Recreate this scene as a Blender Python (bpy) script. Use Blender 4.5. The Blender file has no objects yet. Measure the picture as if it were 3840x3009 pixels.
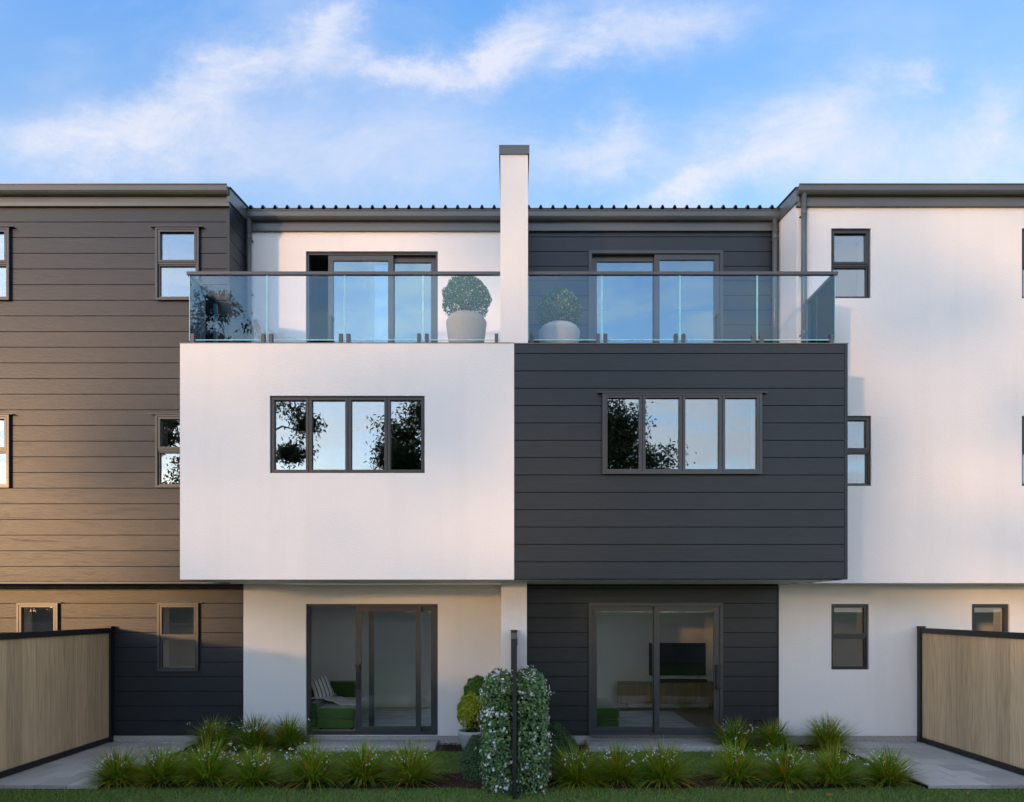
import bpy, bmesh, math, random
import numpy as np
from mathutils import Vector, Matrix

C = bpy.context.scene.collection
SC = bpy.context.scene
R = math.radians

# ------------------------------------------------------------------ camera
FPX, EYE = 2688.0, 2.23            # focal length in photo pixels, eye height; house front at y = 0, camera at y = -12
cam_d = bpy.data.cameras.new('camera'); cam = bpy.data.objects.new('camera', cam_d); C.objects.link(cam)
cam.location = (0, -12, EYE); cam.rotation_euler = (R(90), 0, 0)
cam_d.sensor_width = 36; cam_d.lens = 36 * FPX / 3840; cam_d.shift_y = 0.2022
cam_d.clip_end = 5000
SC.camera = cam

# ------------------------------------------------------------------ sun and sky
SUN_EL = 5.2
sun_dir = Vector((-0.567 * math.cos(R(SUN_EL)), -0.824 * math.cos(R(SUN_EL)), math.sin(R(SUN_EL)))).normalized()
SUN_STRENGTH = 0.82
SKY_STRENGTH = 0.15
EXPOSURE = 1.42
sl = bpy.data.lights.new('sun', 'SUN'); so = bpy.data.objects.new('sun', sl); C.objects.link(so)
sl.energy = SUN_STRENGTH; sl.angle = R(2.4); sl.color = (1.0, 0.54, 0.23)
so.rotation_euler = (-sun_dir).to_track_quat('-Z', 'Y').to_euler()
so.location = sun_dir * 60

world = bpy.data.worlds.new('World'); SC.world = world; world.use_nodes = True


class N:
    """small node helper"""
    def __init__(s, tree): s.t = tree; s.n = tree.nodes; s.l = tree.links
    def new(s, typ, **kw):
        n = s.n.new(typ)
        for k, v in kw.items():
            if k.startswith('i_'):
                key = k[2:]
                n.inputs[int(key) if key.isdigit() else key].default_value = v
            else: setattr(n, k, v)
        return n
    def link(s, a, b): s.l.new(a, b)
    def m(s, op, a, b=None, c=None, clamp=False):
        n = s.n.new('ShaderNodeMath'); n.operation = op; n.use_clamp = clamp
        for i, v in enumerate((a, b, c)):
            if v is None: continue
            if isinstance(v, (int, float)): n.inputs[i].default_value = v
            else: s.l.new(v, n.inputs[i])
        return n.outputs[0]
    def mix(s, fac, a, b, blend='MIX'):
        n = s.n.new('ShaderNodeMix'); n.data_type = 'RGBA'; n.blend_type = blend
        for i, v in ((0, fac), (6, a), (7, b)):
            if isinstance(v, (int, float)): n.inputs[i].default_value = v
            elif isinstance(v, (tuple, list)): n.inputs[i].default_value = (*v[:3], 1)
            else: s.l.new(v, n.inputs[i])
        return n.outputs[2]
    def ramp(s, fac, stops, interp='LINEAR'):
        n = s.n.new('ShaderNodeValToRGB'); n.color_ramp.interpolation = interp
        e = n.color_ramp.elements
        while len(e) < len(stops): e.new(0.5)
        for el, (p, c) in zip(e, stops):
            el.position = p; el.color = (*c[:3], 1) if isinstance(c, (tuple, list)) else (c, c, c, 1)
        s.l.new(fac, n.inputs[0]); return n.outputs[0]
    def noise(s, vec, scale, detail=3, rough=0.5, dist=0.0, dims='3D'):
        n = s.n.new('ShaderNodeTexNoise'); n.noise_dimensions = dims
        n.inputs['Scale'].default_value = scale; n.inputs['Detail'].default_value = detail
        n.inputs['Roughness'].default_value = rough; n.inputs['Distortion'].default_value = dist
        if vec is not None: s.l.new(vec, n.inputs['Vector'])
        return n
    def mapping(s, vec, scale=(1, 1, 1), loc=(0, 0, 0), rot=(0, 0, 0)):
        n = s.n.new('ShaderNodeMapping'); n.inputs['Scale'].default_value = scale
        n.inputs['Location'].default_value = loc; n.inputs['Rotation'].default_value = rot
        s.l.new(vec, n.inputs['Vector']); return n.outputs[0]


def build_world():
    w = N(world.node_tree); w.n.clear()
    out = w.new('ShaderNodeOutputWorld'); bg = w.new('ShaderNodeBackground')
    w.link(bg.outputs[0], out.inputs[0])
    sky = w.new('ShaderNodeTexSky', sky_type='NISHITA', sun_disc=False, sun_elevation=R(SUN_EL),
                sun_rotation=math.atan2(sun_dir.x, sun_dir.y), altitude=0, air_density=1.0, dust_density=0.6, ozone_density=2.2)
    geo = w.new('ShaderNodeTexCoord')
    sep = w.new('ShaderNodeSeparateXYZ'); w.link(geo.outputs['Generated'], sep.inputs[0])
    x, y, z = sep.outputs
    # bluer, lighter high sky: the daylight blue over the low-sun sky
    zc = w.m('MAXIMUM', z, 0.0)
    blue = w.ramp(zc, [(0.0, (0.88, 0.87, 0.88)), (0.10, (0.62, 0.67, 0.78)), (0.25, (0.33, 0.44, 0.66)), (0.50, (0.14, 0.23, 0.46)), (0.645, (-0.12, 0.16, 0.58)), (0.78, (0.30, 0.46, 0.72)), (1.0, (0.58, 0.65, 0.74))])
    # clouds on a plane overhead
    den = w.m('ADD', w.m('ABSOLUTE', z), 0.12)
    px = w.m('DIVIDE', x, den); py = w.m('DIVIDE', y, den)
    comb = w.new('ShaderNodeCombineXYZ'); w.link(px, comb.inputs[0]); w.link(py, comb.inputs[1])
    warp = w.noise(comb.outputs[0], 1.3, 4, 0.6)
    vm = w.new('ShaderNodeVectorMath', operation='MULTIPLY_ADD')
    w.link(warp.outputs['Color'], vm.inputs[0]); vm.inputs[1].default_value = (0.5, 0.5, 0.5); w.link(comb.outputs[0], vm.inputs[2])
    st = w.mapping(vm.outputs[0], (1.0, 1.6, 1), (3.1, 1.7, 0), (0, 0, 0.35))
    n1 = w.noise(st, 1.7, 8, 0.60, 0.25).outputs['Fac']
    gen = w.ramp(n1, [(0.38, 0.0), (0.60, 1.0)], 'EASE')
    # drifts of cloud seen over the roofs (u right, v up, in sky directions)
    yy = w.m('MAXIMUM', y, 0.05)
    u = w.m('DIVIDE', x, yy); v = w.m('DIVIDE', z, yy)
    cw = w.new('ShaderNodeCombineXYZ'); w.link(u, cw.inputs[0]); w.link(v, cw.inputs[1])
    nw = w.noise(w.mapping(cw.outputs[0], (1, 1.4, 1)), 5.5, 9, 0.70)
    sc_ = w.new('ShaderNodeSeparateColor'); w.link(nw.outputs['Color'], sc_.inputs[0])
    uu = w.m('ADD', u, w.m('MULTIPLY', w.m('SUBTRACT', sc_.outputs[0], 0.5), 0.20))
    vv = w.m('ADD', v, w.m('MULTIPLY', w.m('SUBTRACT', sc_.outputs[1], 0.5), 0.16))
    blobs = []
    def d2(px_, py_): return ((px_ * 1.7615 - 1920) / 2688, (2281 - py_ * 1.7615) / 2688)
    for bx, by, sx, sy, ang, amp in [
        (240, 305, 190, 55, 8, 1.0), (420, 215, 130, 52, 28, .75), (560, 135, 110, 40, 22, .75), (690, 60, 60, 40, 45, .85), (640, 140, 90, 45, 0, .55),
        (840, 150, 110, 26, 0, .85), (1010, 135, 90, 38, 22, 1.0), (1120, 90, 80, 36, 35, .7), (1250, 110, 80, 34, 25, .8), (1420, 60, 150, 50, 15, .55),
        (620, 300, 260, 60, 5, .35), (900, 330, 300, 60, 0, .35), (1290, 320, 110, 36, 5, .6),
        (1480, 395, 90, 26, 20, .95), (1620, 310, 150, 55, 25, .95), (1760, 240, 110, 60, 35, .75), (1880, 330, 160, 60, 10, .65), (1930, 165, 40, 30, 30, .55), (2120, 270, 90, 70, 50, .8), (2060, 380, 160, 40, 0, .55)]:
        cu, cv = d2(bx, by); a = R(ang); ca, sa = math.cos(a), math.sin(a); k = 1.7615 / 2688
        du = w.m('SUBTRACT', uu, cu); dv = w.m('SUBTRACT', vv, cv)
        p = w.m('ADD', w.m('MULTIPLY', du, ca / (sx * k)), w.m('MULTIPLY', dv, sa / (sx * k)))
        q = w.m('SUBTRACT', w.m('MULTIPLY', dv, ca / (sy * k)), w.m('MULTIPLY', du, sa / (sy * k)))
        e = w.m('ADD', w.m('MULTIPLY', p, p), w.m('MULTIPLY', q, q))
        g = w.m('MULTIPLY', w.m('POWER', 2.718, w.m('MULTIPLY', e, -0.62)), amp)
        blobs.append(g)
    acc = blobs[0]
    for g in blobs[1:]: acc = w.m('SUBTRACT', w.m('ADD', acc, g), w.m('MULTIPLY', acc, g))
    streak = w.noise(w.mapping(cw.outputs[0], (1.0, 1.6, 1), rot=(0, 0, -0.5)), 5.5, 10, 0.70, 0.5).outputs['Fac']
    acc = w.m('MULTIPLY', acc, w.m('ADD', -0.45, w.m('MULTIPLY', streak, 2.7)), clamp=True)
    veil = w.noise(w.mapping(cw.outputs[0], (1.0, 1.7, 1), (4.2, 0.6, 0), (0, 0, -0.4)), 2.6, 6, 0.58, 0.4).outputs['Fac']
    veil = w.m('MULTIPLY', w.ramp(veil, [(0.40, 0.0), (0.70, 1.0)], 'EASE'), 0.30)
    acc = w.m('SUBTRACT', w.m('ADD', acc, veil), w.m('MULTIPLY', acc, veil))
    front = w.m('MULTIPLY', w.m('SUBTRACT', y, 0.1), 4.0, clamp=True)
    cl = w.m('ADD', w.m('MULTIPLY', acc, front), w.m('MULTIPLY', gen, w.m('SUBTRACT', 1.0, front)), clamp=True)
    # warmth towards the low sun
    dp = w.new('ShaderNodeVectorMath', operation='DOT_PRODUCT')
    w.link(geo.outputs['Generated'], dp.inputs[0]); dp.inputs[1].default_value = sun_dir
    sd = w.m('MAXIMUM', dp.outputs['Value'], 0.0)
    side = w.m('POWER', w.m('MULTIPLY', w.m('ADD', dp.outputs['Value'], 1.0), 0.5), 2.1)
    blue = w.mix(w.m('MULTIPLY', w.m('MULTIPLY', side, 0.75), w.m('SUBTRACT', 1.0, w.m('MULTIPLY', zc, 2.0), clamp=True)), blue, (0.52, 0.52, 0.55))
    # scattered daylight is stronger on the sun's side of the sky
    sc2 = w.new('ShaderNodeVectorMath', operation='SCALE'); w.link(blue, sc2.inputs[0])
    w.link(w.m('MULTIPLY', w.m('ADD', 1.0, w.m('MULTIPLY', side, SIDE_GAIN)), BLUE_GAIN), sc2.inputs['Scale'])
    clear = w.mix(1.0, sky.outputs[0], sc2.outputs[0], 'ADD')
    # cloud covers the clear sky, lit warmer and brighter towards the sun
    ccol = w.mix(w.m('POWER', sd, 2.0), (2.15, 2.18, 2.45), (6.7, 6.8, 7.0))
    tot = w.mix(w.m('MULTIPLY', cl, 0.88), clear, ccol)
    w.link(tot, bg.inputs[0]); bg.inputs[1].default_value = SKY_STRENGTH


BLUE_GAIN = 1.38
SIDE_GAIN = 3.6
build_world()
SC.view_settings.view_transform = 'Standard'; SC.view_settings.look = 'None'
SC.view_settings.exposure = EXPOSURE; SC.view_settings.gamma = 1; SC.view_settings.use_curve_mapping = False
SC.render.engine = 'CYCLES'
SC.cycles.use_denoising = True
SC.cycles.max_bounces = 8; SC.cycles.diffuse_bounces = 4; SC.cycles.glossy_bounces = 4
SC.cycles.transparent_max_bounces = 24; SC.cycles.transmission_bounces = 4
SC.cycles.caustics_reflective = False; SC.cycles.caustics_refractive = False
SC.cycles.sample_clamp_indirect = 6

# ------------------------------------------------------------------ materials
MATS = {}
def mat(name, build):
    m = bpy.data.materials.new(name); m.use_nodes = True
    n = N(m.node_tree); n.n.clear()
    out = n.new('ShaderNodeOutputMaterial')
    sh = build(n); n.link(sh, out.inputs[0]); MATS[name] = m
    return m

def prin(n, color, rough, spec=0.5, normal=None, metallic=0.0, trans=None):
    p = n.new('ShaderNodeBsdfPrincipled')
    for key, v in (('Base Color', color), ('Roughness', rough)):
        if isinstance(v, (tuple, list)): p.inputs[key].default_value = (*v[:3], 1)
        elif isinstance(v, (int, float)): p.inputs[key].default_value = v
        else: n.link(v, p.inputs[key])
    p.inputs['Specular IOR Level'].default_value = spec
    p.inputs['Metallic'].default_value = metallic
    if normal is not None: n.link(normal, p.inputs['Normal'])
    return p.outputs[0]

def bump(n, h, strength, dist):
    b = n.new('ShaderNodeBump'); b.inputs['Strength'].default_value = strength; b.inputs['Distance'].default_value = dist
    n.link(h, b.inputs['Height']); return b.outputs[0]

def world_pos(n): return n.new('ShaderNodeNewGeometry').outputs['Position']
def obj_pos(n): return n.new('ShaderNodeTexCoord').outputs['Object']
def obj_rand(n): return n.new('ShaderNodeObjectInfo').outputs['Random']

def m_render(n):
    p = world_pos(n)
    a = n.noise(n.mapping(p, (22, 22, 60)), 1.0, 5, 0.6).outputs['Fac']
    b = n.noise(n.mapping(p, (0.6, 0.6, 0.35)), 1.0, 4, 0.55).outputs['Fac']
    st = n.noise(n.mapping(p, (3.0, 3.0, 0.25)), 1.0, 4, 0.6).outputs['Fac']
    col = n.mix(n.ramp(b, [(0.35, 0.0), (0.7, 1.0)]), (0.80, 0.775, 0.76), (0.76, 0.75, 0.755))
    col = n.mix(n.m('MULTIPLY', n.ramp(st, [(0.52, 0.0), (0.8, 1.0)]), 0.20), col, (0.62, 0.60, 0.58))
    return prin(n, col, 0.85, 0.25, bump(n, a, 0.6, 0.007))
mat('white_render', m_render)

def m_board(n):
    op = obj_pos(n)
    add = n.new('ShaderNodeVectorMath', operation='ADD'); n.link(op, add.inputs[0])
    rv = n.new('ShaderNodeCombineXYZ'); r = obj_rand(n)
    n.link(n.m('MULTIPLY', r, 37.0), rv.inputs[0]); n.link(n.m('MULTIPLY', r, 91.0), rv.inputs[1]); n.link(n.m('MULTIPLY', r, 53.0), rv.inputs[2])
    n.link(rv.outputs[0], add.inputs[1]); p = add.outputs[0]
    big = n.noise(n.mapping(p, (0.9, 0.9, 5.0)), 1.0, 3, 0.5, 0.3).outputs['Fac']
    rings = n.m('SINE', n.m('MULTIPLY', big, 150.0))
    fine = n.noise(n.mapping(p, (5.0, 5.0, 140.0)), 1.0, 4, 0.65).outputs['Fac']
    h = n.m('ADD', n.m('MULTIPLY', rings, 0.30), fine)
    pores = n.ramp(fine, [(0.30, 0.0), (0.55, 1.0)])
    col = n.mix(pores, (0.010, 0.014, 0.018), (0.019, 0.025, 0.032))
    rough = n.m('ADD', 0.32, n.m('MULTIPLY', fine, 0.12))
    return prin(n, col, rough, 0.40, bump(n, h, 0.20, 0.003))
mat('charcoal_board', m_board)
mat('dark_backing', lambda n: prin(n, (0.012, 0.012, 0.013), 0.8, 0.2))

def metal(col, rough):
    def f(n):
        a = n.noise(n.mapping(world_pos(n), (1.5, 6, 6)), 1.0, 3).outputs['Fac']
        c = n.mix(n.ramp(a, [(0.3, 0.0), (0.7, 1.0)]), col, tuple(x * 1.18 for x in col))
        return prin(n, c, n.m('ADD', rough - 0.04, n.m('MULTIPLY', a, 0.08)), 0.5)
    return f
mat('gutter_metal', metal((0.085, 0.092, 0.094), 0.30))
mat('frame_metal', metal((0.045, 0.047, 0.050), 0.33))
mat('shaded_frame_metal', metal((0.026, 0.027, 0.030), 0.36))  # same paint as the other frames, recess shade put into a darker colour
mat('rail_metal', metal((0.06, 0.066, 0.075), 0.34))
mat('fence_metal', metal((0.010, 0.0105, 0.0115), 0.45))
mat('roof_metal', metal((0.018, 0.018, 0.020), 0.5))
mat('flashing_metal', metal((0.10, 0.10, 0.11), 0.35))

def glass(refl, tint, gcol=(1, 1, 1)):
    def f(n):
        t = n.new('ShaderNodeBsdfTransparent'); t.inputs[0].default_value = (*tint, 1)
        g = n.new('ShaderNodeBsdfGlossy'); g.inputs['Roughness'].default_value = 0.0; g.inputs[0].default_value = (*gcol, 1)
        nz = n.noise(n.mapping(world_pos(n), (1.1, 1.1, 0.9)), 1.0, 2).outputs['Fac']
        n.link(bump(n, nz, 0.05, 0.01), g.inputs['Normal'])
        fr = n.new('ShaderNodeFresnel'); fr.inputs[0].default_value = 1.5
        mr = n.new('ShaderNodeMapRange'); n.link(fr.outputs[0], mr.inputs[0])
        mr.inputs[1].default_value = 0.04; mr.inputs[2].default_value = 1.0; mr.inputs[3].default_value = refl; mr.inputs[4].default_value = 1.0
        mx = n.new('ShaderNodeMixShader'); n.link(mr.outputs[0], mx.inputs[0]); n.link(t.outputs[0], mx.inputs[1]); n.link(g.outputs[0], mx.inputs[2])
        return mx.outputs[0]
    return f
mat('window_glass', glass(0.19, (0.78, 0.83, 0.86), (0.86, 0.95, 1.0)))
mat('door_glass', glass(0.043, (0.97, 0.98, 0.98)))
mat('upper_door_glass', glass(0.16, (0.76, 0.85, 0.90), (0.66, 0.88, 1.0)))
mat('balustrade_glass', glass(0.038, (0.945, 0.972, 0.985), (0.55, 0.82, 1.0)))
mat('glass_edge_glow', lambda n: prin(n, n.mix(n.noise(world_pos(n), 9.0, 2).outputs['Fac'], (0.22, 0.66, 0.76), (0.40, 0.92, 1.0)), 0.12, 0.8))

def m_paver(n):
    p = world_pos(n)
    sp = n.noise(p, 160.0, 3, 0.7).outputs['Fac']
    bl = n.noise(p, 2.2, 5, 0.6).outputs['Fac']
    c = n.mix(n.ramp(sp, [(0.38, 0.0), (0.62, 1.0)]), (0.27, 0.27, 0.27), (0.46, 0.455, 0.455))
    c = n.mix(n.m('MULTIPLY', n.ramp(bl, [(0.4, 0.0), (0.75, 1.0)]), 0.35), c, (0.36, 0.36, 0.36))
    k = n.m('ADD', 0.82, n.m('MULTIPLY', obj_rand(n), 0.36))
    kk = n.new('ShaderNodeCombineColor')
    for i in range(3): n.link(k, kk.inputs[i])
    c = n.mix(1.0, c, kk.outputs[0], 'MULTIPLY')
    return prin(n, c, 0.72, 0.35, bump(n, sp, 0.3, 0.002))
mat('paver_stone', m_paver)

def m_concrete(n):
    p = world_pos(n)
    sp = n.noise(p, 55.0, 5, 0.7).outputs['Fac']
    vo = n.new('ShaderNodeTexVoronoi'); vo.inputs['Scale'].default_value = 26.0; n.link(p, vo.inputs['Vector'])
    pit = n.ramp(vo.outputs['Distance'], [(0.10, 0.0), (0.22, 1.0)])
    c = n.mix(n.ramp(sp, [(0.35, 0.0), (0.65, 1.0)]), (0.30, 0.29, 0.28), (0.50, 0.49, 0.47))
    c = n.mix(pit, n.mix(0.5, c, (0.12, 0.12, 0.12)), c)
    return prin(n, c, 0.88, 0.25, bump(n, n.m('ADD', sp, pit), 0.5, 0.006))
mat('concrete', m_concrete)
mat('pale_concrete', lambda n: prin(n, n.mix(n.noise(world_pos(n), 2.0, 6, 0.65).outputs['Fac'], (0.50, 0.49, 0.47), (0.64, 0.63, 0.61)), 0.85, 0.3))
mat('grey_wall', lambda n: prin(n, n.mix(n.noise(world_pos(n), 1.4, 5, 0.6).outputs['Fac'], (0.13, 0.128, 0.125), (0.19, 0.187, 0.18)), 0.9, 0.2))
mat('soffit_board', lambda n: prin(n, n.mix(n.noise(world_pos(n), 3.0, 4).outputs['Fac'], (0.66, 0.65, 0.63), (0.72, 0.71, 0.69)), 0.7, 0.3))

def m_oak(n):
    p = world_pos(n)
    add = n.new('ShaderNodeVectorMath', operation='ADD'); n.link(p, add.inputs[0])
    rv = n.new('ShaderNodeCombineXYZ'); n.link(n.m('MULTIPLY', obj_rand(n), 40.0), rv.inputs[1]); n.link(rv.outputs[0], add.inputs[1])
    q = add.outputs[0]
    a = n.noise(n.mapping(q, (60, 60, 1.6)), 1.0, 5, 0.65).outputs['Fac']
    b = n.noise(n.mapping(q, (9, 9, 0.35)), 1.0, 3, 0.5, 0.4).outputs['Fac']
    rings = n.m('ADD', 0.5, n.m('MULTIPLY', n.m('SINE', n.m('MULTIPLY', b, 60.0)), 0.5))
    f = n.m('ADD', n.m('MULTIPLY', a, 0.75), n.m('MULTIPLY', rings, 0.18))
    c = n.ramp(f, [(0.25, (0.42, 0.295, 0.168)), (0.48, (0.57, 0.415, 0.25)), (0.70, (0.68, 0.50, 0.31))])
    k = n.m('ADD', 0.84, n.m('MULTIPLY', obj_rand(n), 0.28))
    kk = n.new('ShaderNodeCombineColor')
    for i in range(3): n.link(k, kk.inputs[i])
    c = n.mix(1.0, c, kk.outputs[0], 'MULTIPLY')
    return prin(n, c, 0.6, 0.3, bump(n, a, 0.3, 0.002))
mat('oak_board', m_oak)

def m_credenza(n):
    a = n.noise(n.mapping(world_pos(n), (40, 40, 2)), 1.0, 4).outputs['Fac']
    return prin(n, n.ramp(a, [(0.3, (0.20, 0.125, 0.065)), (0.7, (0.32, 0.21, 0.115))]), 0.45)
mat('oak_veneer', m_credenza)
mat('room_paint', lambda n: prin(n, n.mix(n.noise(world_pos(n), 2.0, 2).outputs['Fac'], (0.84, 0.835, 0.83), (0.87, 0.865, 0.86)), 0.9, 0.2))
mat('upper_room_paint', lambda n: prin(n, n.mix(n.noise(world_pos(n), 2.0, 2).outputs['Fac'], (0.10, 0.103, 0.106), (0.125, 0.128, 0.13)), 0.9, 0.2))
mat('lining_paint', lambda n: prin(n, n.mix(n.noise(world_pos(n), 5.0, 2).outputs['Fac'], (0.76, 0.75, 0.73), (0.80, 0.79, 0.78)), 0.6, 0.3))
mat('room_floor', lambda n: prin(n, n.mix(n.noise(n.mapping(world_pos(n), (3, 20, 1)), 1.0, 4).outputs['Fac'], (0.33, 0.27, 0.205), (0.43, 0.36, 0.28)), 0.45))
def m_rug(n):
    a = n.noise(n.mapping(world_pos(n), (1.6, 9.0, 1)), 1.0, 7, 0.72, 0.6).outputs['Fac']
    return prin(n, n.ramp(a, [(0.32, (0.34, 0.34, 0.35)), (0.5, (0.68, 0.68, 0.69)), (0.7, (0.82, 0.82, 0.82))]), 0.95, 0.1)
mat('rug_wool', m_rug)
def m_velvet(n):
    a = n.noise(world_pos(n), 7.0, 5, 0.6).outputs['Fac']
    p = n.new('ShaderNodeBsdfPrincipled')
    n.link(n.mix(a, (0.036, 0.085, 0.016), (0.062, 0.135, 0.026)), p.inputs['Base Color'])
    p.inputs['Roughness'].default_value = 0.75; p.inputs['Sheen Weight'].default_value = 0.5; p.inputs['Specular IOR Level'].default_value = 0.2
    return p.outputs[0]
mat('green_velvet', m_velvet)
def m_stripe(n):
    s = n.new('ShaderNodeSeparateXYZ'); n.link(obj_pos(n), s.inputs[0])
    w_ = n.m('SINE', n.m('MULTIPLY', s.outputs[0], 95.0))
    return prin(n, n.mix(n.ramp(w_, [(0.55, 0.0), (0.75, 1.0)]), (0.70, 0.69, 0.66), (0.10, 0.105, 0.11)), 0.9, 0.1)
mat('striped_cotton', m_stripe)
mat('white_cotton', lambda n: prin(n, n.mix(n.noise(world_pos(n), 25.0, 3).outputs['Fac'], (0.62, 0.61, 0.60), (0.74, 0.73, 0.72)), 0.95, 0.1))
mat('black_screen', lambda n: prin(n, n.mix(n.noise(world_pos(n), 2.0, 1).outputs['Fac'], (0.006, 0.006, 0.007), (0.008, 0.008, 0.009)), 0.18, 0.5))
mat('black_fabric', lambda n: prin(n, n.mix(n.noise(world_pos(n), 200.0, 1).outputs['Fac'], (0.010, 0.010, 0.011), (0.025, 0.025, 0.026)), 0.8, 0.2))

def leafmat(stops, rough=0.5, trans=0.25, spec=0.35):
    def f(n):
        g = n.new('ShaderNodeNewGeometry')
        c = n.ramp(g.outputs['Random Per Island'], stops)
        p = prin(n, c, rough, spec)
        if not trans: return p
        t = n.new('ShaderNodeBsdfTranslucent'); n.link(c, t.inputs[0])
        mx = n.new('ShaderNodeMixShader'); mx.inputs[0].default_value = trans
        n.link(p, mx.inputs[1]); n.link(t.outputs[0], mx.inputs[2]); return mx.outputs[0]
    return f
mat('lawn_blade', leafmat([(0.0, (0.095, 0.165, 0.036)), (0.5, (0.15, 0.25, 0.055)), (0.90, (0.20, 0.30, 0.075)), (1.0, (0.32, 0.27, 0.12))], 0.6))
mat('strap_leaf', leafmat([(0.0, (0.075, 0.165, 0.014)), (0.50, (0.20, 0.34, 0.022)), (0.80, (0.35, 0.46, 0.03)), (0.89, (0.46, 0.33, 0.03)), (1.0, (0.64, 0.29, 0.03))], 0.42, 0.42))
mat('box_leaf_yellow', leafmat([(0.0, (0.17, 0.27, 0.014)), (0.5, (0.38, 0.46, 0.025)), (1.0, (0.60, 0.60, 0.05))], 0.4, 0.3))
mat('box_leaf_green', leafmat([(0.0, (0.025, 0.085, 0.014)), (0.6, (0.055, 0.165, 0.024)), (1.0, (0.11, 0.25, 0.04))], 0.4, 0.25))
mat('box_leaf_bright', leafmat([(0.0, (0.04, 0.13, 0.02)), (0.6, (0.09, 0.25, 0.035)), (1.0, (0.18, 0.36, 0.06))], 0.4, 0.3))
mat('box_leaf_gold', leafmat([(0.0, (0.05, 0.14, 0.04)), (0.6, (0.13, 0.25, 0.07)), (0.8, (0.38, 0.40, 0.14)), (1.0, (0.70, 0.58, 0.30))], 0.4, 0.25))
mat('jasmine_leaf', leafmat([(0.0, (0.06, 0.15, 0.055)), (0.6, (0.14, 0.27, 0.10)), (0.90, (0.25, 0.38, 0.15)), (1.0, (0.25, 0.19, 0.08))], 0.32, 0.15, 0.5))
mat('shrub_leaf', leafmat([(0.0, (0.035, 0.075, 0.03)), (0.6, (0.065, 0.13, 0.048)), (1.0, (0.11, 0.18, 0.07))], 0.5, 0.15))
mat('tree_leaf', leafmat([(0.0, (0.035, 0.050, 0.014)), (0.6, (0.065, 0.085, 0.022)), (1.0, (0.12, 0.11, 0.035))], 0.5, 0.3))
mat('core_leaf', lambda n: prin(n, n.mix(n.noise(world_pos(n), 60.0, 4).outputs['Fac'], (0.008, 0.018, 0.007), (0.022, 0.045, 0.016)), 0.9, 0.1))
mat('white_petal', leafmat([(0.0, (0.72, 0.74, 0.80)), (1.0, (0.86, 0.86, 0.88))], 0.6, 0.2))
mat('flower_stalk', lambda n: prin(n, n.mix(n.noise(world_pos(n), 30.0, 2).outputs['Fac'], (0.06, 0.09, 0.03), (0.12, 0.12, 0.06)), 0.6))
mat('bark', lambda n: prin(n, n.mix(n.noise(n.mapping(world_pos(n), (6, 6, 1)), 1.0, 5).outputs['Fac'], (0.05, 0.038, 0.028), (0.14, 0.11, 0.085)), 0.9, 0.1))
mat('mulch_chip', leafmat([(0.0, (0.030, 0.016, 0.012)), (0.6, (0.07, 0.036, 0.026)), (1.0, (0.13, 0.072, 0.052))], 0.85, 0))
mat('mulch_soil', lambda n: prin(n, n.mix(n.noise(world_pos(n), 40.0, 6, 0.7).outputs['Fac'], (0.014, 0.009, 0.007), (0.06, 0.034, 0.026)), 0.95, 0.1))
def m_lawn(n):
    p = world_pos(n)
    a = n.noise(p, 30.0, 6, 0.7).outputs['Fac']; b = n.noise(p, 0.6, 4).outputs['Fac']
    c = n.mix(a, (0.040, 0.060, 0.018), (0.085, 0.125, 0.038))
    return prin(n, n.mix(n.m('MULTIPLY', b, 0.4), c, (0.05, 0.065, 0.025)), 0.95, 0.1)
mat('lawn_soil', m_lawn)
def m_terrazzo(n):
    p = obj_pos(n)
    vo = n.new('ShaderNodeTexVoronoi'); vo.inputs['Scale'].default_value = 70.0; n.link(p, vo.inputs['Vector'])
    sp = n.noise(p, 130.0, 2).outputs['Fac']
    spots = n.ramp(vo.outputs['Distance'], [(0.12, 1.0), (0.22, 0.0)])
    c = n.mix(n.ramp(sp, [(0.4, 0.0), (0.65, 1.0)]), (0.54, 0.515, 0.50), (0.66, 0.635, 0.61))
    return prin(n, n.mix(n.m('MULTIPLY', spots, 0.7), c, (0.17, 0.15, 0.14)), 0.7, 0.3)
mat('pot_stone', m_terrazzo)
mat('pot_grey', lambda n: prin(n, n.mix(n.noise(obj_pos(n), 20.0, 5, 0.7).outputs['Fac'], (0.36, 0.37, 0.37), (0.46, 0.47, 0.47)), 0.75, 0.3))
mat('dead_leaf', leafmat([(0.0, (0.20, 0.09, 0.035)), (1.0, (0.30, 0.16, 0.07))], 0.7, 0.1))

# ------------------------------------------------------------------ object helpers
def put(name, mesh, material=None, parent=None, loc=None):
    o = bpy.data.objects.new(name, mesh); C.objects.link(o)
    if material is not None and mesh is not None and not mesh.materials: mesh.materials.append(MATS[material])
    if parent is not None: o.parent = parent
    if loc is not None: o.location = loc
    return o

def thing(name, label, cat, loc=(0, 0, 0), group=None):
    o = bpy.data.objects.new(name, None); C.objects.link(o); o.location = loc; o.empty_display_size = 0.2
    o['label'] = label; o['category'] = cat
    if group: o['group'] = group
    return o

def tag(o, label, cat, group=None):
    o['label'] = label; o['category'] = cat
    if group: o['group'] = group
    return o

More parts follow.
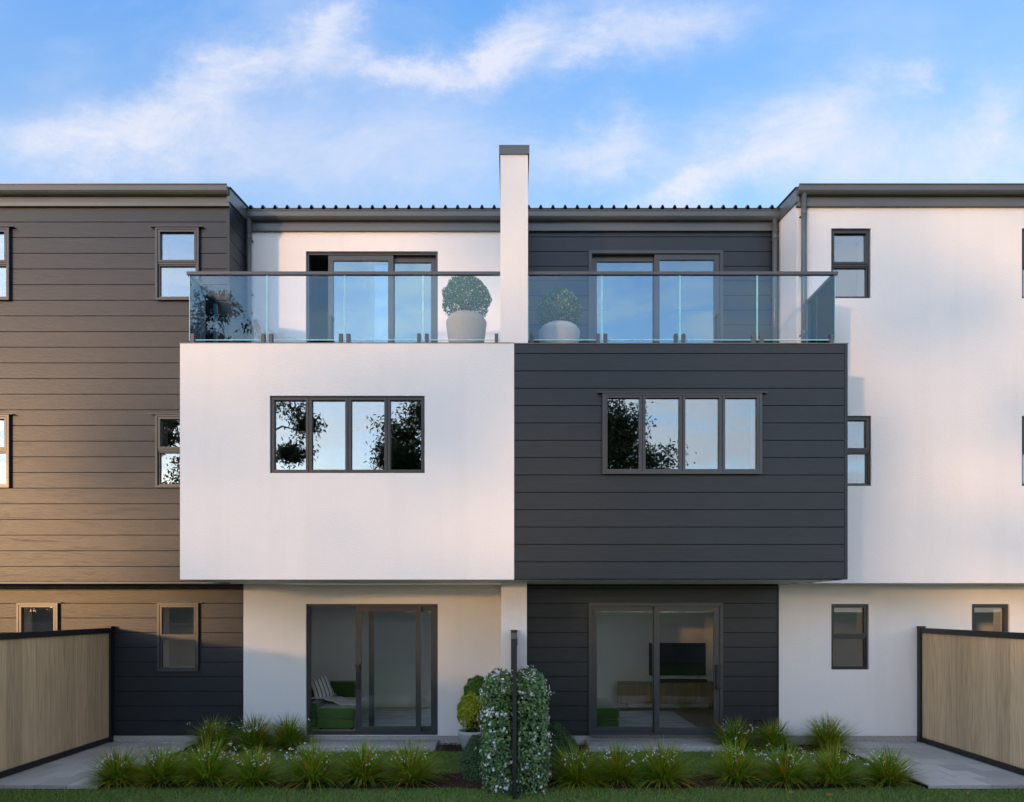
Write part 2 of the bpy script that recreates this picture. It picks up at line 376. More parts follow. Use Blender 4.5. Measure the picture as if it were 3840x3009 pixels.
class MB:
    def __init__(s): s.v = []; s.f = []; s.mi = []
    def quad(s, a, b, c, d, mi=0):
        i = len(s.v); s.v += [a, b, c, d]; s.f.append((i, i + 1, i + 2, i + 3)); s.mi.append(mi)
    def box(s, x0, x1, y0, y1, z0, z1, mi=0, faces=None):
        i = len(s.v)
        s.v += [(x0, y0, z0), (x1, y0, z0), (x1, y1, z0), (x0, y1, z0), (x0, y0, z1), (x1, y0, z1), (x1, y1, z1), (x0, y1, z1)]
        for q in ((0, 3, 2, 1), (4, 5, 6, 7), (0, 1, 5, 4), (1, 2, 6, 5), (2, 3, 7, 6), (3, 0, 4, 7)):
            s.f.append(tuple(i + k for k in q)); s.mi.append(mi)
        return s
    def ring(s, x0, x1, z0, z1, w, y0, y1, mi=0):
        i = len(s.v)
        for y in (y0, y1):
            s.v += [(x0, y, z0), (x1, y, z0), (x1, y, z1), (x0, y, z1), (x0 + w, y, z0 + w), (x1 - w, y, z0 + w), (x1 - w, y, z1 - w), (x0 + w, y, z1 - w)]
        for k in range(4):
            n = (k + 1) % 4
            s.f += [(i + k, i + n, i + 4 + n, i + 4 + k), (i + 8 + k, i + 12 + k, i + 12 + n, i + 8 + n),
                    (i + k, i + 8 + k, i + 8 + n, i + n), (i + 4 + k, i + 4 + n, i + 12 + n, i + 12 + k)]
            s.mi += [mi] * 4
        return s
    def tube(s, pts, rad, n=10, cap=True, mi=0):
        rings = []
        for k, p in enumerate(pts):
            p = Vector(p)
            d = (Vector(pts[min(k + 1, len(pts) - 1)]) - Vector(pts[max(k - 1, 0)])).normalized()
            a = d.orthogonal().normalized() if k == 0 else (rings_a - d * rings_a.dot(d)).normalized()
            rings_a = a; b = d.cross(a)
            r = rad[k] if isinstance(rad, (list, tuple)) else rad
            base = len(s.v); rings.append(base)
            for j in range(n):
                t = 2 * math.pi * j / n
                s.v.append(tuple(p + a * (r * math.cos(t)) + b * (r * math.sin(t))))
        for k in range(len(rings) - 1):
            for j in range(n):
                jn = (j + 1) % n
                s.f.append((rings[k] + j, rings[k] + jn, rings[k + 1] + jn, rings[k + 1] + j)); s.mi.append(mi)
        if cap:
            s.f.append(tuple(reversed(range(rings[0], rings[0] + n)))); s.f.append(tuple(range(rings[-1], rings[-1] + n))); s.mi += [mi, mi]
        return s
    def lathe(s, prof, n=32, mi=0):
        base = len(s.v)
        for r, z in prof:
            for j in range(n):
                t = 2 * math.pi * j / n; s.v.append((r * math.cos(t), r * math.sin(t), z))
        for k in range(len(prof) - 1):
            for j in range(n):
                jn = (j + 1) % n
                s.f.append((base + k * n + j, base + k * n + jn, base + (k + 1) * n + jn, base + (k + 1) * n + j)); s.mi.append(mi)
        return s
    def prism_x(s, prof, x0, x1, mi=0):
        """profile of (y, z), swept along x"""
        i = len(s.v); n = len(prof)
        s.v += [(x0, y, z) for y, z in prof] + [(x1, y, z) for y, z in prof]
        for k in range(n):
            m = (k + 1) % n; s.f.append((i + k, i + m, i + n + m, i + n + k)); s.mi.append(mi)
        s.f.append(tuple(range(i + n - 1, i - 1, -1))); s.f.append(tuple(range(i + n, i + 2 * n))); s.mi += [mi, mi]
        return s
    def mesh(s, name, smooth=False, fix=True):
        me = bpy.data.meshes.new(name); me.from_pydata(s.v, [], s.f)
        if any(s.mi): me.polygons.foreach_set('material_index', s.mi)
        if fix:
            bm = bmesh.new(); bm.from_mesh(me); bmesh.ops.recalc_face_normals(bm, faces=bm.faces); bm.to_mesh(me); bm.free()
        if smooth:
            me.polygons.foreach_set('use_smooth', [True] * len(me.polygons))
        me.update(); return me
    def build(s, name, material, parent=None, loc=None, smooth=False, extra=()):
        me = s.mesh(name, smooth); me.materials.append(MATS[material])
        for e in extra: me.materials.append(MATS[e])
        return put(name, me, None, parent, loc)

def bevel_box(name, material, x0, x1, y0, y1, z0, z1, bev, parent=None, seg=2, smooth=True):
    cx, cy, cz = (x0 + x1) / 2, (y0 + y1) / 2, z0
    bm = bmesh.new(); bmesh.ops.create_cube(bm, size=1.0)
    for v in bm.verts: v.co = Vector((v.co.x * (x1 - x0), v.co.y * (y1 - y0), (v.co.z + 0.5) * (z1 - z0)))
    bmesh.ops.bevel(bm, geom=list(bm.edges), offset=bev, segments=seg, profile=0.5, affect='EDGES')
    me = bpy.data.meshes.new(name); bm.to_mesh(me); bm.free(); me.materials.append(MATS[material])
    if smooth and seg > 1: me.polygons.foreach_set('use_smooth', [True] * len(me.polygons))
    return put(name, me, None, parent, (cx, cy, cz))

def plate(mb, x0, x1, z0, z1, yf, yb, holes=(), back=True):
    """upright plate with rectangular holes (hx0, hx1, hz0, hz1); front at yf, back at yb"""
    xs = sorted({x0, x1, *[min(max(h[i], x0), x1) for h in holes for i in (0, 1)]})
    zs = sorted({z0, z1, *[min(max(h[i], z0), z1) for h in holes for i in (2, 3)]})
    nx, nz = len(xs) - 1, len(zs) - 1
    def solid(i, j):
        if i < 0 or j < 0 or i >= nx or j >= nz: return False
        cx, cz = (xs[i] + xs[i + 1]) / 2, (zs[j] + zs[j + 1]) / 2
        return not any(h[0] < cx < h[1] and h[2] < cz < h[3] for h in holes)
    vid = {}
    def vx(x, y, z):
        k = (round(x, 5), round(y, 5), round(z, 5))
        if k not in vid: vid[k] = len(mb.v); mb.v.append((x, y, z))
        return vid[k]
    def q(*p): mb.f.append(tuple(vx(*a) for a in p)); mb.mi.append(0)
    for i in range(nx):
        for j in range(nz):
            if not solid(i, j): continue
            a, b, c, d = xs[i], xs[i + 1], zs[j], zs[j + 1]
            q((a, yf, c), (b, yf, c), (b, yf, d), (a, yf, d))
            if back: q((a, yb, c), (a, yb, d), (b, yb, d), (b, yb, c))
            if not solid(i - 1, j): q((a, yf, c), (a, yf, d), (a, yb, d), (a, yb, c))
            if not solid(i + 1, j): q((b, yf, c), (b, yb, c), (b, yb, d), (b, yf, d))
            if not solid(i, j - 1): q((a, yf, c), (a, yb, c), (b, yb, c), (b, yf, c))
            if not solid(i, j + 1): q((a, yf, d), (b, yf, d), (b, yb, d), (a, yb, d))
    return mb

GAP = 0.011
BOARD_CACHE = {}
def cladding(parent, x0, x1, z0, z1, yf, seam, pitch, holes=(), depth=0.018, side=False):
    """weatherboards, one object per board piece; a board cut right through by an opening becomes two pieces"""
    k0 = math.floor((z0 - seam) / pitch + 1e-4); k1 = math.ceil((z1 - seam) / pitch - 1e-4)
    for k in range(k0, k1):
        a = max(z0, seam + k * pitch + GAP / 2); b = min(z1, seam + (k + 1) * pitch - GAP / 2)
        if b - a < 0.02: continue
        spans = [(x0, x1)]
        notches = []
        for h in holes:
            if h[2] >= b - 1e-4 or h[3] <= a + 1e-4: continue
            if h[2] <= a + GAP and h[3] >= b - GAP:
                ns = []
                for s0, s1 in spans:
                    if h[0] > s0 + 0.01 and h[0] < s1: ns.append((s0, h[0]))
                    if h[1] < s1 - 0.01 and h[1] > s0: ns.append((h[1], s1))
                    if h[1] <= s0 or h[0] >= s1: ns.append((s0, s1))
                spans = ns
            else: notches.append(h)
        for s0, s1 in spans:
            hs = [h for h in notches if h[1] > s0 and h[0] < s1]
            key = (round(s1 - s0, 3), round(b - a, 3), side, tuple((round(h[0] - s0, 3), round(h[1] - s0, 3), round(h[2] - a, 3), round(h[3] - a, 3)) for h in hs))
            me = BOARD_CACHE.get(key)
            if me is None:
                mb = plate(MB(), 0, s1 - s0, 0, b - a, 0, depth, [(h[0] - s0, h[1] - s0, h[2] - a, h[3] - a) for h in hs])
                if side: mb.v = [(-v[1], v[0], v[2]) for v in mb.v]
                me = mb.mesh('cladding_board'); me.materials.append(MATS['charcoal_board']); BOARD_CACHE[key] = me
            put('cladding_board', me, None, parent, (yf, s0, a) if side else (s0, yf, a))

def PX(xs, y): return (xs - 1920) * (12 + y) / FPX
def PZ(ys, y): return EYE - (ys - 2281) * (12 + y) / FPX

# ------------------------------------------------------------------ windows and doors
def pane(parent, x0, x1, z0, z1, y, material, name='pane'):
    MB().box(x0, x1, y, y + 0.006, z0, z1).build(name, material, parent)

def small_window(parent, x0, x1, z0, z1, zd, yw, proud, glassm='window_glass', lining=1, single_sash=True):
    """two lights, the upper one an awning sash. yw = wall face"""
    y0 = yw - 0.038 if proud else yw + 0.035
    fm = 'frame_metal' if proud else 'shaded_frame_metal'
    m = MB()
    m.ring(x0, x1, z0, z1, 0.028, y0, y0 + 0.11)
    if proud:   # outer facing flange, a little further out than the frame
        m.ring(x0 - 0.012, x1 + 0.012, z0 - 0.012, z1 + 0.012, 0.034, y0 - 0.012, y0 - 0.001)
    m.box(x0 + 0.0285, x1 - 0.0285, y0 + 0.006, y0 + 0.10, zd - 0.017, zd + 0.017)
    w = m.build('window', fm, parent)
    s = MB().ring(x0 + 0.030, x1 - 0.030, zd + 0.018, z1 - 0.030, 0.032, y0 - 0.006, y0 + 0.05)
    s.build('sash', fm, w)
    b = MB().ring(x0 + 0.030, x1 - 0.030, z0 + 0.030, zd - 0.018, 0.020, y0 + 0.018, y0 + 0.06)
    b.build('glazing_bead', fm, w)
    pane(w, x0 + 0.058, x1 - 0.058, zd + 0.046, z1 - 0.058, y0 + 0.035, glassm)
    pane(w, x0 + 0.046, x1 - 0.046, z0 + 0.046, zd - 0.034, y0 + 0.045, glassm)
    # painted timber lining inside
    MB().ring(x0 + 0.02, x1 - 0.02, z0 + 0.02, z1 - 0.02, 0.022, y0 + 0.112, y0 + 0.30).build('lining', 'lining_paint', w)
    if proud:
        MB().prism_x([(yw, z1 + 0.022), (y0 - 0.03, z1 + 0.016), (y0 - 0.03, z1 + 0.008), (yw, z1 + 0.014)], x0 - 0.085, x1 + 0.085).build('head_flashing', 'flashing_metal', w)
    return w

def wide_window(parent, x0, x1, z0, z1, muls, yw, proud):
    y0 = yw - 0.038 if proud else yw + 0.035
    fm = 'frame_metal' if proud else 'shaded_frame_metal'
    m = MB().ring(x0, x1, z0, z1, 0.014, y0, y0 + 0.11)
    if proud: m.ring(x0 - 0.016, x1 + 0.016, z0 - 0.016, z1 + 0.016, 0.040, y0 - 0.012, y0 - 0.001)
    for q in muls: m.box(q - 0.004, q + 0.004, y0 + 0.015, y0 + 0.10, z0 + 0.015, z1 - 0.015)
    w = m.build('window', fm, parent)
    ed = [x0 + 0.012] + list(muls) + [x1 - 0.012]
    for a, b in zip(ed[:-1], ed[1:]):
        MB().ring(a + 0.004, b - 0.004, z0 + 0.016, z1 - 0.016, 0.038, y0 - 0.004, y0 + 0.055).build('sash', fm, w)
        MB().box(a + 0.036, b - 0.036, y0 + 0.036, y0 + 0.042, z0 + 0.048, z1 - 0.048).build('pane', 'window_glass', w)
    MB().ring(x0 + 0.02, x1 - 0.02, z0 + 0.02, z1 - 0.02, 0.022, y0 + 0.112, y0 + 0.30).build('lining', 'lining_paint', w)
    if proud:
        MB().prism_x([(yw, z1 + 0.026), (y0 - 0.03, z1 + 0.020), (y0 - 0.03, z1 + 0.012), (yw, z1 + 0.018)], x0 - 0.085, x1 + 0.085).build('head_flashing', 'flashing_metal', w)
    return w

def slider(parent, x0, x1, z0, z1, yw, proud, fixed, sliding, handle_x, glassm):
    """sliding door: fixed leaf behind, sliding leaf in front; fixed / sliding = (x0, x1)"""
    y0 = yw - 0.030 if proud else yw + 0.045
    m = MB().ring(x0, x1, z0, z1, 0.038, y0, y0 + 0.14)
    if proud: m.ring(x0 - 0.02, x1 + 0.02, z0 - 0.005, z1 + 0.02, 0.05, y0 - 0.012, y0 - 0.001)
    m.box(x0 + 0.04, x1 - 0.04, y0 + 0.06, y0 + 0.07, z0 + 0.039, z0 + 0.055)
    d = m.build('sliding_door', 'frame_metal', parent)
    for nm, (a, b), yy in (('fixed_leaf', fixed, y0 + 0.075), ('sliding_leaf', sliding, y0 + 0.012)):
        MB().ring(a, b, z0 + 0.041, z1 - 0.041, 0.088, yy, yy + 0.045).build(nm, 'frame_metal', d)
        MB().box(a + 0.080, b - 0.080, yy + 0.020, yy + 0.027, z0 + 0.121, z1 - 0.121).build('pane', glassm, d)
    h = MB(); hy = y0 + 0.012; hz = z0 + 0.80
    for q in (hz, hz + 0.36): h.box(handle_x - 0.045, handle_x + 0.045, hy - 0.035, hy - 0.001, q - 0.022, q + 0.022)
    h.box(handle_x - 0.028, handle_x + 0.028, hy - 0.062, hy - 0.036, hz - 0.03, hz + 0.39)
    h.build('handle', 'fence_metal', d)
    MB().box(x0 + 0.01, x1 - 0.01, y0 - 0.03, y0 - 0.002, z0 - 0.012, z0 + 0.012).build('sill', 'flashing_metal', d)
    return d

def room(parent, x0, x1, y0, y1, z0, z1, paint, floor='room_floor', rear=None, open_side=None):
    t = 0.05
    m = MB()
    if rear: plate(m, x0 - t, x1 + t, z0, z1, y1, y1 + t, [rear])
    else: m.box(x0 - t, x1 + t, y1, y1 + t, z0, z1)
    if rear: MB().ring(*rear, .05, y1 - .01, y1 + .09).build('added_opening_frame', 'frame_metal', parent)  # added opening out of view, lets daylight into the dark rooms
    for xs, sd in ((x0 - t, -1), (x1, 1)):
        if open_side == sd:      # wide opening through to the next room, a head over it
            m.box(xs, xs + t, y0, y0 + .45, z0, z1); m.box(xs, xs + t, y0 + .451, y1, z0 + 2.3, z1)
        else: m.box(xs, xs + t, y0, y1, z0, z1)
    m.box(x0 - t, x1 + t, y0, y1 + t, z1, z1 + t)
    m.build('room_wall', paint, parent)
    MB().box(x0 - t, x1 + t, y0, y1 + t, z0 - t, z0).build('room_floor', floor, parent)

# ------------------------------------------------------------------ ground
g = MB(); g.quad((-400, -400, -0.06), (400, -400, -0.06), (400, 600, -0.06), (-400, 600, -0.06))
ground = g.build('ground', 'lawn_soil'); ground['kind'] = 'structure'

# unseen paving added behind the houses to bounce daylight into the rooms
bounce = MB(); bounce.quad((-30, 3.4, -0.052), (30, 3.4, -0.052), (30, 16, -0.052), (-30, 16, -0.052))
bounce = bounce.build('added_bounce_paving', 'concrete'); bounce['kind'] = 'structure'
# the pale path across the yards, mirrored low in the door glass
pth = MB(); pth.quad((-6.6, -6.5, -0.052), (6.7, -6.5, -0.052), (6.7, -4.35, -0.052), (-6.6, -4.35, -0.052))
pth = pth.build('path', 'concrete'); pth['kind'] = 'structure'

# the mulch beds: low mounded sheets with chips
def mulch(x0, x1, y0, y1, n, seed):
    rng = np.random.default_rng(seed)
    m = MB(); k = 14; kk = 5
    P = [[(x0 + (x1 - x0) * i / k, y0 + (y1 - y0) * j / kk, -0.055 + (0.022 if 0 < j < kk and 0 < i < k else 0) + rng.uniform(0, .008)) for j in range(kk + 1)] for i in range(k + 1)]
    for i in range(k):
        for j in range(kk): m.quad(P[i][j], P[i + 1][j], P[i + 1][j + 1], P[i][j + 1])
    o = m.build('mulch_bed', 'mulch_soil'); o['kind'] = 'structure'
    c = np.stack([rng.uniform(x0, x1, n), rng.uniform(y0, y1, n), rng.uniform(-0.036, -0.012, n)], 1)
    put('bark_mulch', leaf_mesh('bark_mulch', c, rng.normal(size=(n, 3)) * [.5, .5, .3] + [0, 0, 1], 0.036, 0.014, rng, flat=True), 'mulch_chip')['kind'] = 'stuff'

def np_mesh(name, V, F, smooth=False):
    """V (n,3), F (m,k) with one polygon size"""
    me = bpy.data.meshes.new(name)
    V = np.ascontiguousarray(V, dtype=np.float32); F = np.ascontiguousarray(F, dtype=np.int32)
    me.vertices.add(len(V)); me.vertices.foreach_set('co', V.ravel())
    me.loops.add(F.size); me.loops.foreach_set('vertex_index', F.ravel())
    me.polygons.add(len(F)); me.polygons.foreach_set('loop_start', np.arange(len(F), dtype=np.int32) * F.shape[1])
    if smooth: me.polygons.foreach_set('use_smooth', np.ones(len(F), dtype=bool))
    me.update(calc_edges=True); me.validate(); return me

def leaf_mesh(name, cen, nrm, length, width, rng, flat=False, fold=0.25, axis=None):
    """one folded diamond leaf per centre, facing nrm"""
    n = len(cen)
    nrm = nrm / np.maximum(np.linalg.norm(nrm, axis=1, keepdims=True), 1e-6)
    a = rng.normal(size=(n, 3)) if axis is None else axis
    a = a - (a * nrm).sum(1, keepdims=True) * nrm; a /= np.maximum(np.linalg.norm(a, axis=1, keepdims=True), 1e-6)
    b = np.cross(nrm, a)
    L = length * rng.uniform(0.65, 1.25, (n, 1)); W = width * rng.uniform(0.7, 1.2, (n, 1))
    f = 0.0 if flat else fold
    v0 = cen - a * L / 2; v2 = cen + a * L / 2 - nrm * L * 0.12
    v1 = cen + b * W / 2 + nrm * W * f; v3 = cen - b * W / 2 + nrm * W * f
    V = np.stack([v0, v1, v2, v3], 1).reshape(-1, 3)
    i = np.arange(n)[:, None] * 4
    F = np.concatenate([i + [0, 1, 2], i + [0, 2, 3]], 0)
    return np_mesh(name, V, F)

# paved side yards
def paving(sx, xin, xout):
    st = MB().box(min(sx * xin, sx * xout) + .004, max(sx * xin, sx * xout) - .004, -2.950, -0.045, -0.10, -0.016).build('paving', 'dark_backing'); st['kind'] = 'structure'
    pitch = 0.398; g_ = 0.009
    def bevelled(w, d):
        key = (round(w, 3), round(d, 3))
        if key not in cache:
            m = MB(); c = 0.003
            lo = [(0, 0), (w, 0), (w, d), (0, d)]; hi = [(c, c), (w - c, c), (w - c, d - c), (c, d - c)]
            m.v = [(x, y, -0.05) for x, y in lo] + [(x, y, -c) for x, y in lo] + [(x, y, 0) for x, y in hi]
            for k in range(4):
                n_ = (k + 1) % 4; m.f += [(k, n_, 4 + n_, 4 + k), (4 + k, 4 + n_, 8 + n_, 8 + k)]
            m.f += [(8, 9, 10, 11), (3, 2, 1, 0)]; m.mi = [0] * len(m.f)
            me = m.mesh('paver'); me.materials.append(MATS['paver_stone']); cache[key] = me
        return cache[key]
    cache = {}; row = 0; y = -2.97
    rr = random.Random(3)
    while y < -0.06:
        d = min(pitch, -0.04 - y)
        x = xin - (0.5 * pitch if row % 2 else 0)
        while x < xout - 0.02:
            a, b = max(x, xin), min(x + pitch, xout)
            if b - a > 0.03:
                w = b - a - g_
                px = a if sx > 0 else -b
                put('paver', bevelled(w, d - g_), None, st, (px + g_ / 2, y + g_ / 2, rr.uniform(-0.0012, 0.0012)))
            x += pitch
        y += pitch; row += 1
paving(-1, 5.22, 8.2)
paving(1, 5.25, 8.2)
rngm = 0
mulch(-5.2, 4.95, -2.93, -2.12, 5200, 1)
mulch(-5.15, -3.5, -0.62, -0.045, 1100, 2)
mulch(-1.15, -0.13, -0.62, -0.045, 800, 3)
mulch(0.19, 1.22, -0.62, -0.045, 800, 4)
mulch(3.55, 5.2, -0.62, -0.045, 1100, 5)
mulch(-.74, 1.0, -2.12, -0.62, 1300, 6)

# lawn blades, in clumps
def grass():
    rng = np.random.default_rng(11)
    def area(x0, x1, y0, y1, dens):
        n = int((x1 - x0) * (y1 - y0) * dens); return np.stack([rng.uniform(x0, x1, n), rng.uniform(y0, y1, n)], 1)
    P = np.concatenate([area(-8.2, 8.2, -4.3, -2.98, 5200), area(-5.2, 5.2, -2.98, -2.86, 5200), area(-5.18, -0.66, -2.2, -0.60, 4300), area(0.85, 5.22, -2.2, -0.60, 4300), area(-6.6, 6.7, -8.5, -6.55, 700)])
    e = np.sin(P[:, 0] * 3.1) * .04 + np.sin(P[:, 0] * 7.7 + 1) * .03
    keep = ~((P[:, 1] > -2.93 + e) & (P[:, 1] < -2.14 + e) & (P[:, 0] > -5.2) & (P[:, 0] < 4.95))
    P = P[keep]; n = len(P)
    pat = 0.75 + 0.35 * np.sin(P[:, 0] * 2.3 + np.sin(P[:, 1] * 3)) * np.sin(P[:, 1] * 4.1 + P[:, 0])
    h = rng.uniform(0.022, 0.055, n) * pat; w = rng.uniform(0.0022, 0.0042, n)
    th = rng.uniform(0, 2 * np.pi, n); lean = rng.uniform(0.15, 0.9, n); ph = rng.uniform(0, 2 * np.pi, n)
    dx, dy = np.cos(th), np.sin(th); lx, ly = np.cos(ph) * lean * h, np.sin(ph) * lean * h
    z0 = -0.06
    base = np.stack([P[:, 0], P[:, 1], np.full(n, z0)], 1)
    wv = np.stack([dx * w, dy * w, np.zeros(n)], 1)
    mid = base + np.stack([lx * .35, ly * .35, h * .6], 1); tip = base + np.stack([lx, ly, h], 1)
    V = np.stack([base - wv, base + wv, mid + wv * .8, mid - wv * .8, tip], 1).reshape(-1, 3)
    i = np.arange(n)[:, None] * 5
    F = np.concatenate([i + [0, 1, 2], i + [0, 2, 3], i + [3, 2, 4]], 0)
    o = put('grass', np_mesh('grass', V, F), 'lawn_blade'); o['kind'] = 'stuff'
grass()

# ------------------------------------------------------------------ the two townhouses
left = thing('townhouse', 'left townhouse with charcoal boarded wing and white rendered upper box beneath its balcony', 'house', (-4.4, 0, 0), 'terrace of townhouses')
right = thing('townhouse', 'right townhouse with white rendered wing and charcoal boarded upper box beneath its balcony', 'house', (4.4, 0, 0), 'terrace of townhouses')
left.location = right.location = (0, 0, 0)

YW, YB = -0.76, -1.90            # front of the wings, front of the upper boxes
ZS, ZD = 2.632, 5.961            # soffit level, top of the box
XWL, XWR = -4.43, 4.462
XP0, XP1 = -0.163, 0.225         # party wall
EAVE = 8.80

# openings -----------------------------------------------------------------
def rect(a, b, c, d, y): return (PX(a, y), PX(b, y), PZ(d, y), PZ(c, y))
LW1 = rect(590, 747, 860, 1127, YW); LW2 = rect(590, 747, 1560, 1828, YW)
LW3 = rect(-119, 38, 860, 1127, YW); LW4 = rect(-119, 38, 1560, 1828, YW)
LG1 = rect(597, 745, 2264, 2515, 0); LG2 = rect(71.5, 219.5, 2264, 2515, 0)
RW1 = rect(3117, 3266, 857, 1119, YW); RW2 = rect(3117, 3267, 1560, 1823, YW)
RW3 = rect(3832, 3981, 857, 1119, YW); RW4 = rect(3832, 3981, 1560, 1823, YW)
RG1 = rect(3117, 3257.5, 2266, 2512, 0); RG2 = rect(3644, 3785, 2266, 2512, 0)
LBX = rect(1011.5, 1592.5, 1484.6, 1774.7, YB); RBX = rect(2262, 2850, 1481, 1776, YB)
LD_G = (PX(1147.6, 0), PX(1641.6, 0), 0.100, PZ(2265.7, 0)); LD_U = (PX(1147, 0), PX(1641.7, 0), 5.94, PZ(943, 0))
RD_G = (PX(2211, 0), PX(2705, 0), 0.100, PZ(2266, 0)); RD_U = (PX(2211, 0), PX(2705, 0), 5.94, PZ(948, 0))

def wallpart(parent, mats, x0, x1, z0, z1, yf, yb, holes=(), name='wall'):
    return plate(MB(), x0, x1, z0, z1, yf, yb, holes).build(name, mats, parent)

BK = 0.019   # boards stand this far in front of the backing
# left wing: charcoal boards ------------------------------------------------
XL = -10.4; XR = 10.4
wallpart(left, 'dark_backing', XL, XWL - BK, ZS + .02, 8.55, YW + BK, YW + .15, [LW1, LW2, LW3, LW4])
cladding(left, XL, XWL - 0.045, ZS + .004, 8.535, YW, 8.284, 0.2455, [LW1, LW2, LW3, LW4])
MB().box(XWL - 0.043, XWL + 0.002, YW - 0.004, YW + 0.03, ZS + .004, 8.535).build('corner_trim', 'charcoal_board', left)
m = MB().box(XWL - .15, XWL - BK - .001, YW + .151, 0.0, ZS + .02, 8.55); m.build('wall', 'dark_backing', left)
cladding(left, YW + 0.034, -0.002, ZS + .004, 8.70, XWL, 8.284, 0.2455, side=True)
# left ground floor boards
wallpart(left, 'dark_backing', XL, -4.50, 0.10, ZS, BK, .17, [LG1, LG2])
cladding(left, XL, -4.497, 0.100, ZS - .004, 0.0, 0.100, 0.2455, [LG1, LG2])
# left white walls: ground, upper, box
wallpart(left, 'white_render', -4.494, XP0 - .001, 0.092, ZS - .002, -0.004, .18, [LD_G])
wallpart(left, 'white_render', XWL + .004, XP0 - .001, 5.90, 8.62, 0.0, .18, [LD_U])
wallpart(left, 'white_render', -4.678, 0.030, ZS, ZD, YB, YB + .16, [LBX])
MB().box(-4.678, -4.56, YB + .161, YW - .001, ZS, ZD).build('box_side', 'white_render', left)
# right wing: white render
wallpart(right, 'white_render', XWR, XR, ZS - .01, 8.60, YW, YW + .16, [RW1, RW2, RW3, RW4])
MB().box(XWR, XWR + .14, YW + .161, -0.001, ZS, 8.74).build('wing_side', 'white_render', right)
wallpart(right, 'white_render', 4.466, XR, 0.092, ZS - .012, -0.004, .18, [RG1, RG2])
# right boards: ground floor, upper, box
wallpart(right, 'dark_backing', XP1, 4.464, 0.10, ZS, BK, .17, [RD_G])
cladding(right, XP1 + .002, 4.440, 0.100, ZS - .03, 0.0, 0.100, 0.2455, [RD_G])
MB().box(4.442, 4.464, -0.012, .03, 0.10, ZS - .03).build('corner_trim', 'charcoal_board', right)
wallpart(right, 'dark_backing', XP1, XWR, 5.90, 8.60, BK, .17, [RD_U])
cladding(right, XP1 + .002, XWR - .002, 5.93, 8.555, 0.0, 8.444, 0.2455, [RD_U])
wallpart(right, 'dark_backing', 0.034, 4.726, ZS + .005, ZD - .012, YB + BK, YB + .16, [RBX])
cladding(right, 0.036, 4.680, ZS + .004, ZD - .012, YB, 5.327, 0.2445, [RBX])
MB().box(4.683, 4.728, YB - 0.004, YB + .03, ZS, ZD - .012).build('corner_trim', 'charcoal_board', right)
MB().box(4.60, 4.727, YB + .161, YW - .001, ZS, ZD).build('box_side', 'charcoal_board', right)
MB().box(0.032, 4.735, YB - 0.010, YB + .15, ZD - .011, ZD + .002).build('cap_flashing', 'flashing_metal', right)
MB().box(-4.683, 0.030, YB - 0.006, YB + .15, ZD + .001, ZD + .010).build('cap_flashing', 'flashing_metal', left)
# balcony decks and soffits
MB().box(-4.558, XP0 - .02, YB + .162, -.002, 5.80, 5.90).build('balcony_deck', 'paver_stone', left)
MB().box(XP1 + .02, 4.598, YB + .162, -.002, 5.80, 5.90).build('balcony_deck', 'paver_stone', right)
MB().box(-4.56, 0.03, YB + .162, -0.005, ZS + .001, ZS + .05).build('soffit', 'soffit_board', left)
MB().box(0.034, 4.598, YB + .162, -0.005, ZS + .001, ZS + .05).build('soffit', 'soffit_board', right)
MB().box(XL, -4.562, YW + .152, -0.002, ZS - .002, ZS + .018).build('soffit', 'soffit_board', left)
MB().box(4.61, XR, YW + .162, -0.005, ZS - .008, ZS + .04).build('soffit', 'soffit_board', right)
MB().box(XL, -4.47, YW - .012, YW + .15, ZS - .016, ZS + .0015).build('base_flashing', 'flashing_metal', left)
# plinth
MB().box(XL, XP0 - .002, 0.012, .25, -0.10, 0.0905).build('plinth', 'concrete', left)
MB().box(XP1 + .002, XR, 0.012, .25, -0.10, 0.0905).build('plinth', 'concrete', right)

# windows
zd = lambda y, r: PZ(y, r)
small_window(left, *LW1, PZ(992, YW), YW, True); small_window(left, *LW2, PZ(1691, YW), YW, True)
small_window(left, *LW3, PZ(992, YW), YW, True); small_window(left, *LW4, PZ(1691, YW), YW, True)
small_window(left, *LG1, PZ(2391, 0), 0, True, 'door_glass'); small_window(left, *LG2, PZ(2391, 0), 0, True, 'door_glass')
small_window(right, *RW1, PZ(991, YW), YW, False); small_window(right, *RW2, PZ(1691, YW), YW, False)
small_window(right, *RW3, PZ(991, YW), YW, False); small_window(right, *RW4, PZ(1691, YW), YW, False)
small_window(right, *RG1, PZ(2388, 0), 0, False, 'door_glass'); small_window(right, *RG2, PZ(2388, 0), 0, False, 'door_glass')
wide_window(left, *LBX, [PX(q, YB) for q in (1155.6, 1303.7, 1450.7)], YB, False)
wide_window(right, *RBX, [PX(q, YB) for q in (2407.7, 2556.4, 2705)], YB, True)
# doors
slider(left, *LD_G, 0, False, (PX(1378, 0), LD_G[1] - .04), (PX(1331.8, 0), PX(1577, 0)), PX(1341, 0), 'door_glass')
slider(left, *LD_U, 0, False, (PX(1378, 0), LD_U[1] - .04), (PX(1227.5, 0), PX(1472.6, 0)), PX(1237, 0), 'upper_door_glass')
slider(right, *RD_G, 0, True, (RD_G[0] + .04, PX(2470, 0)), (PX(2453, 0), RD_G[1] - .04), PX(2689, 0), 'door_glass')
slider(right, *RD_U, 0, True, (RD_U[0] + .04, PX(2470, 0)), (PX(2453, 0), RD_U[1] - .04), PX(2689, 0), 'upper_door_glass')

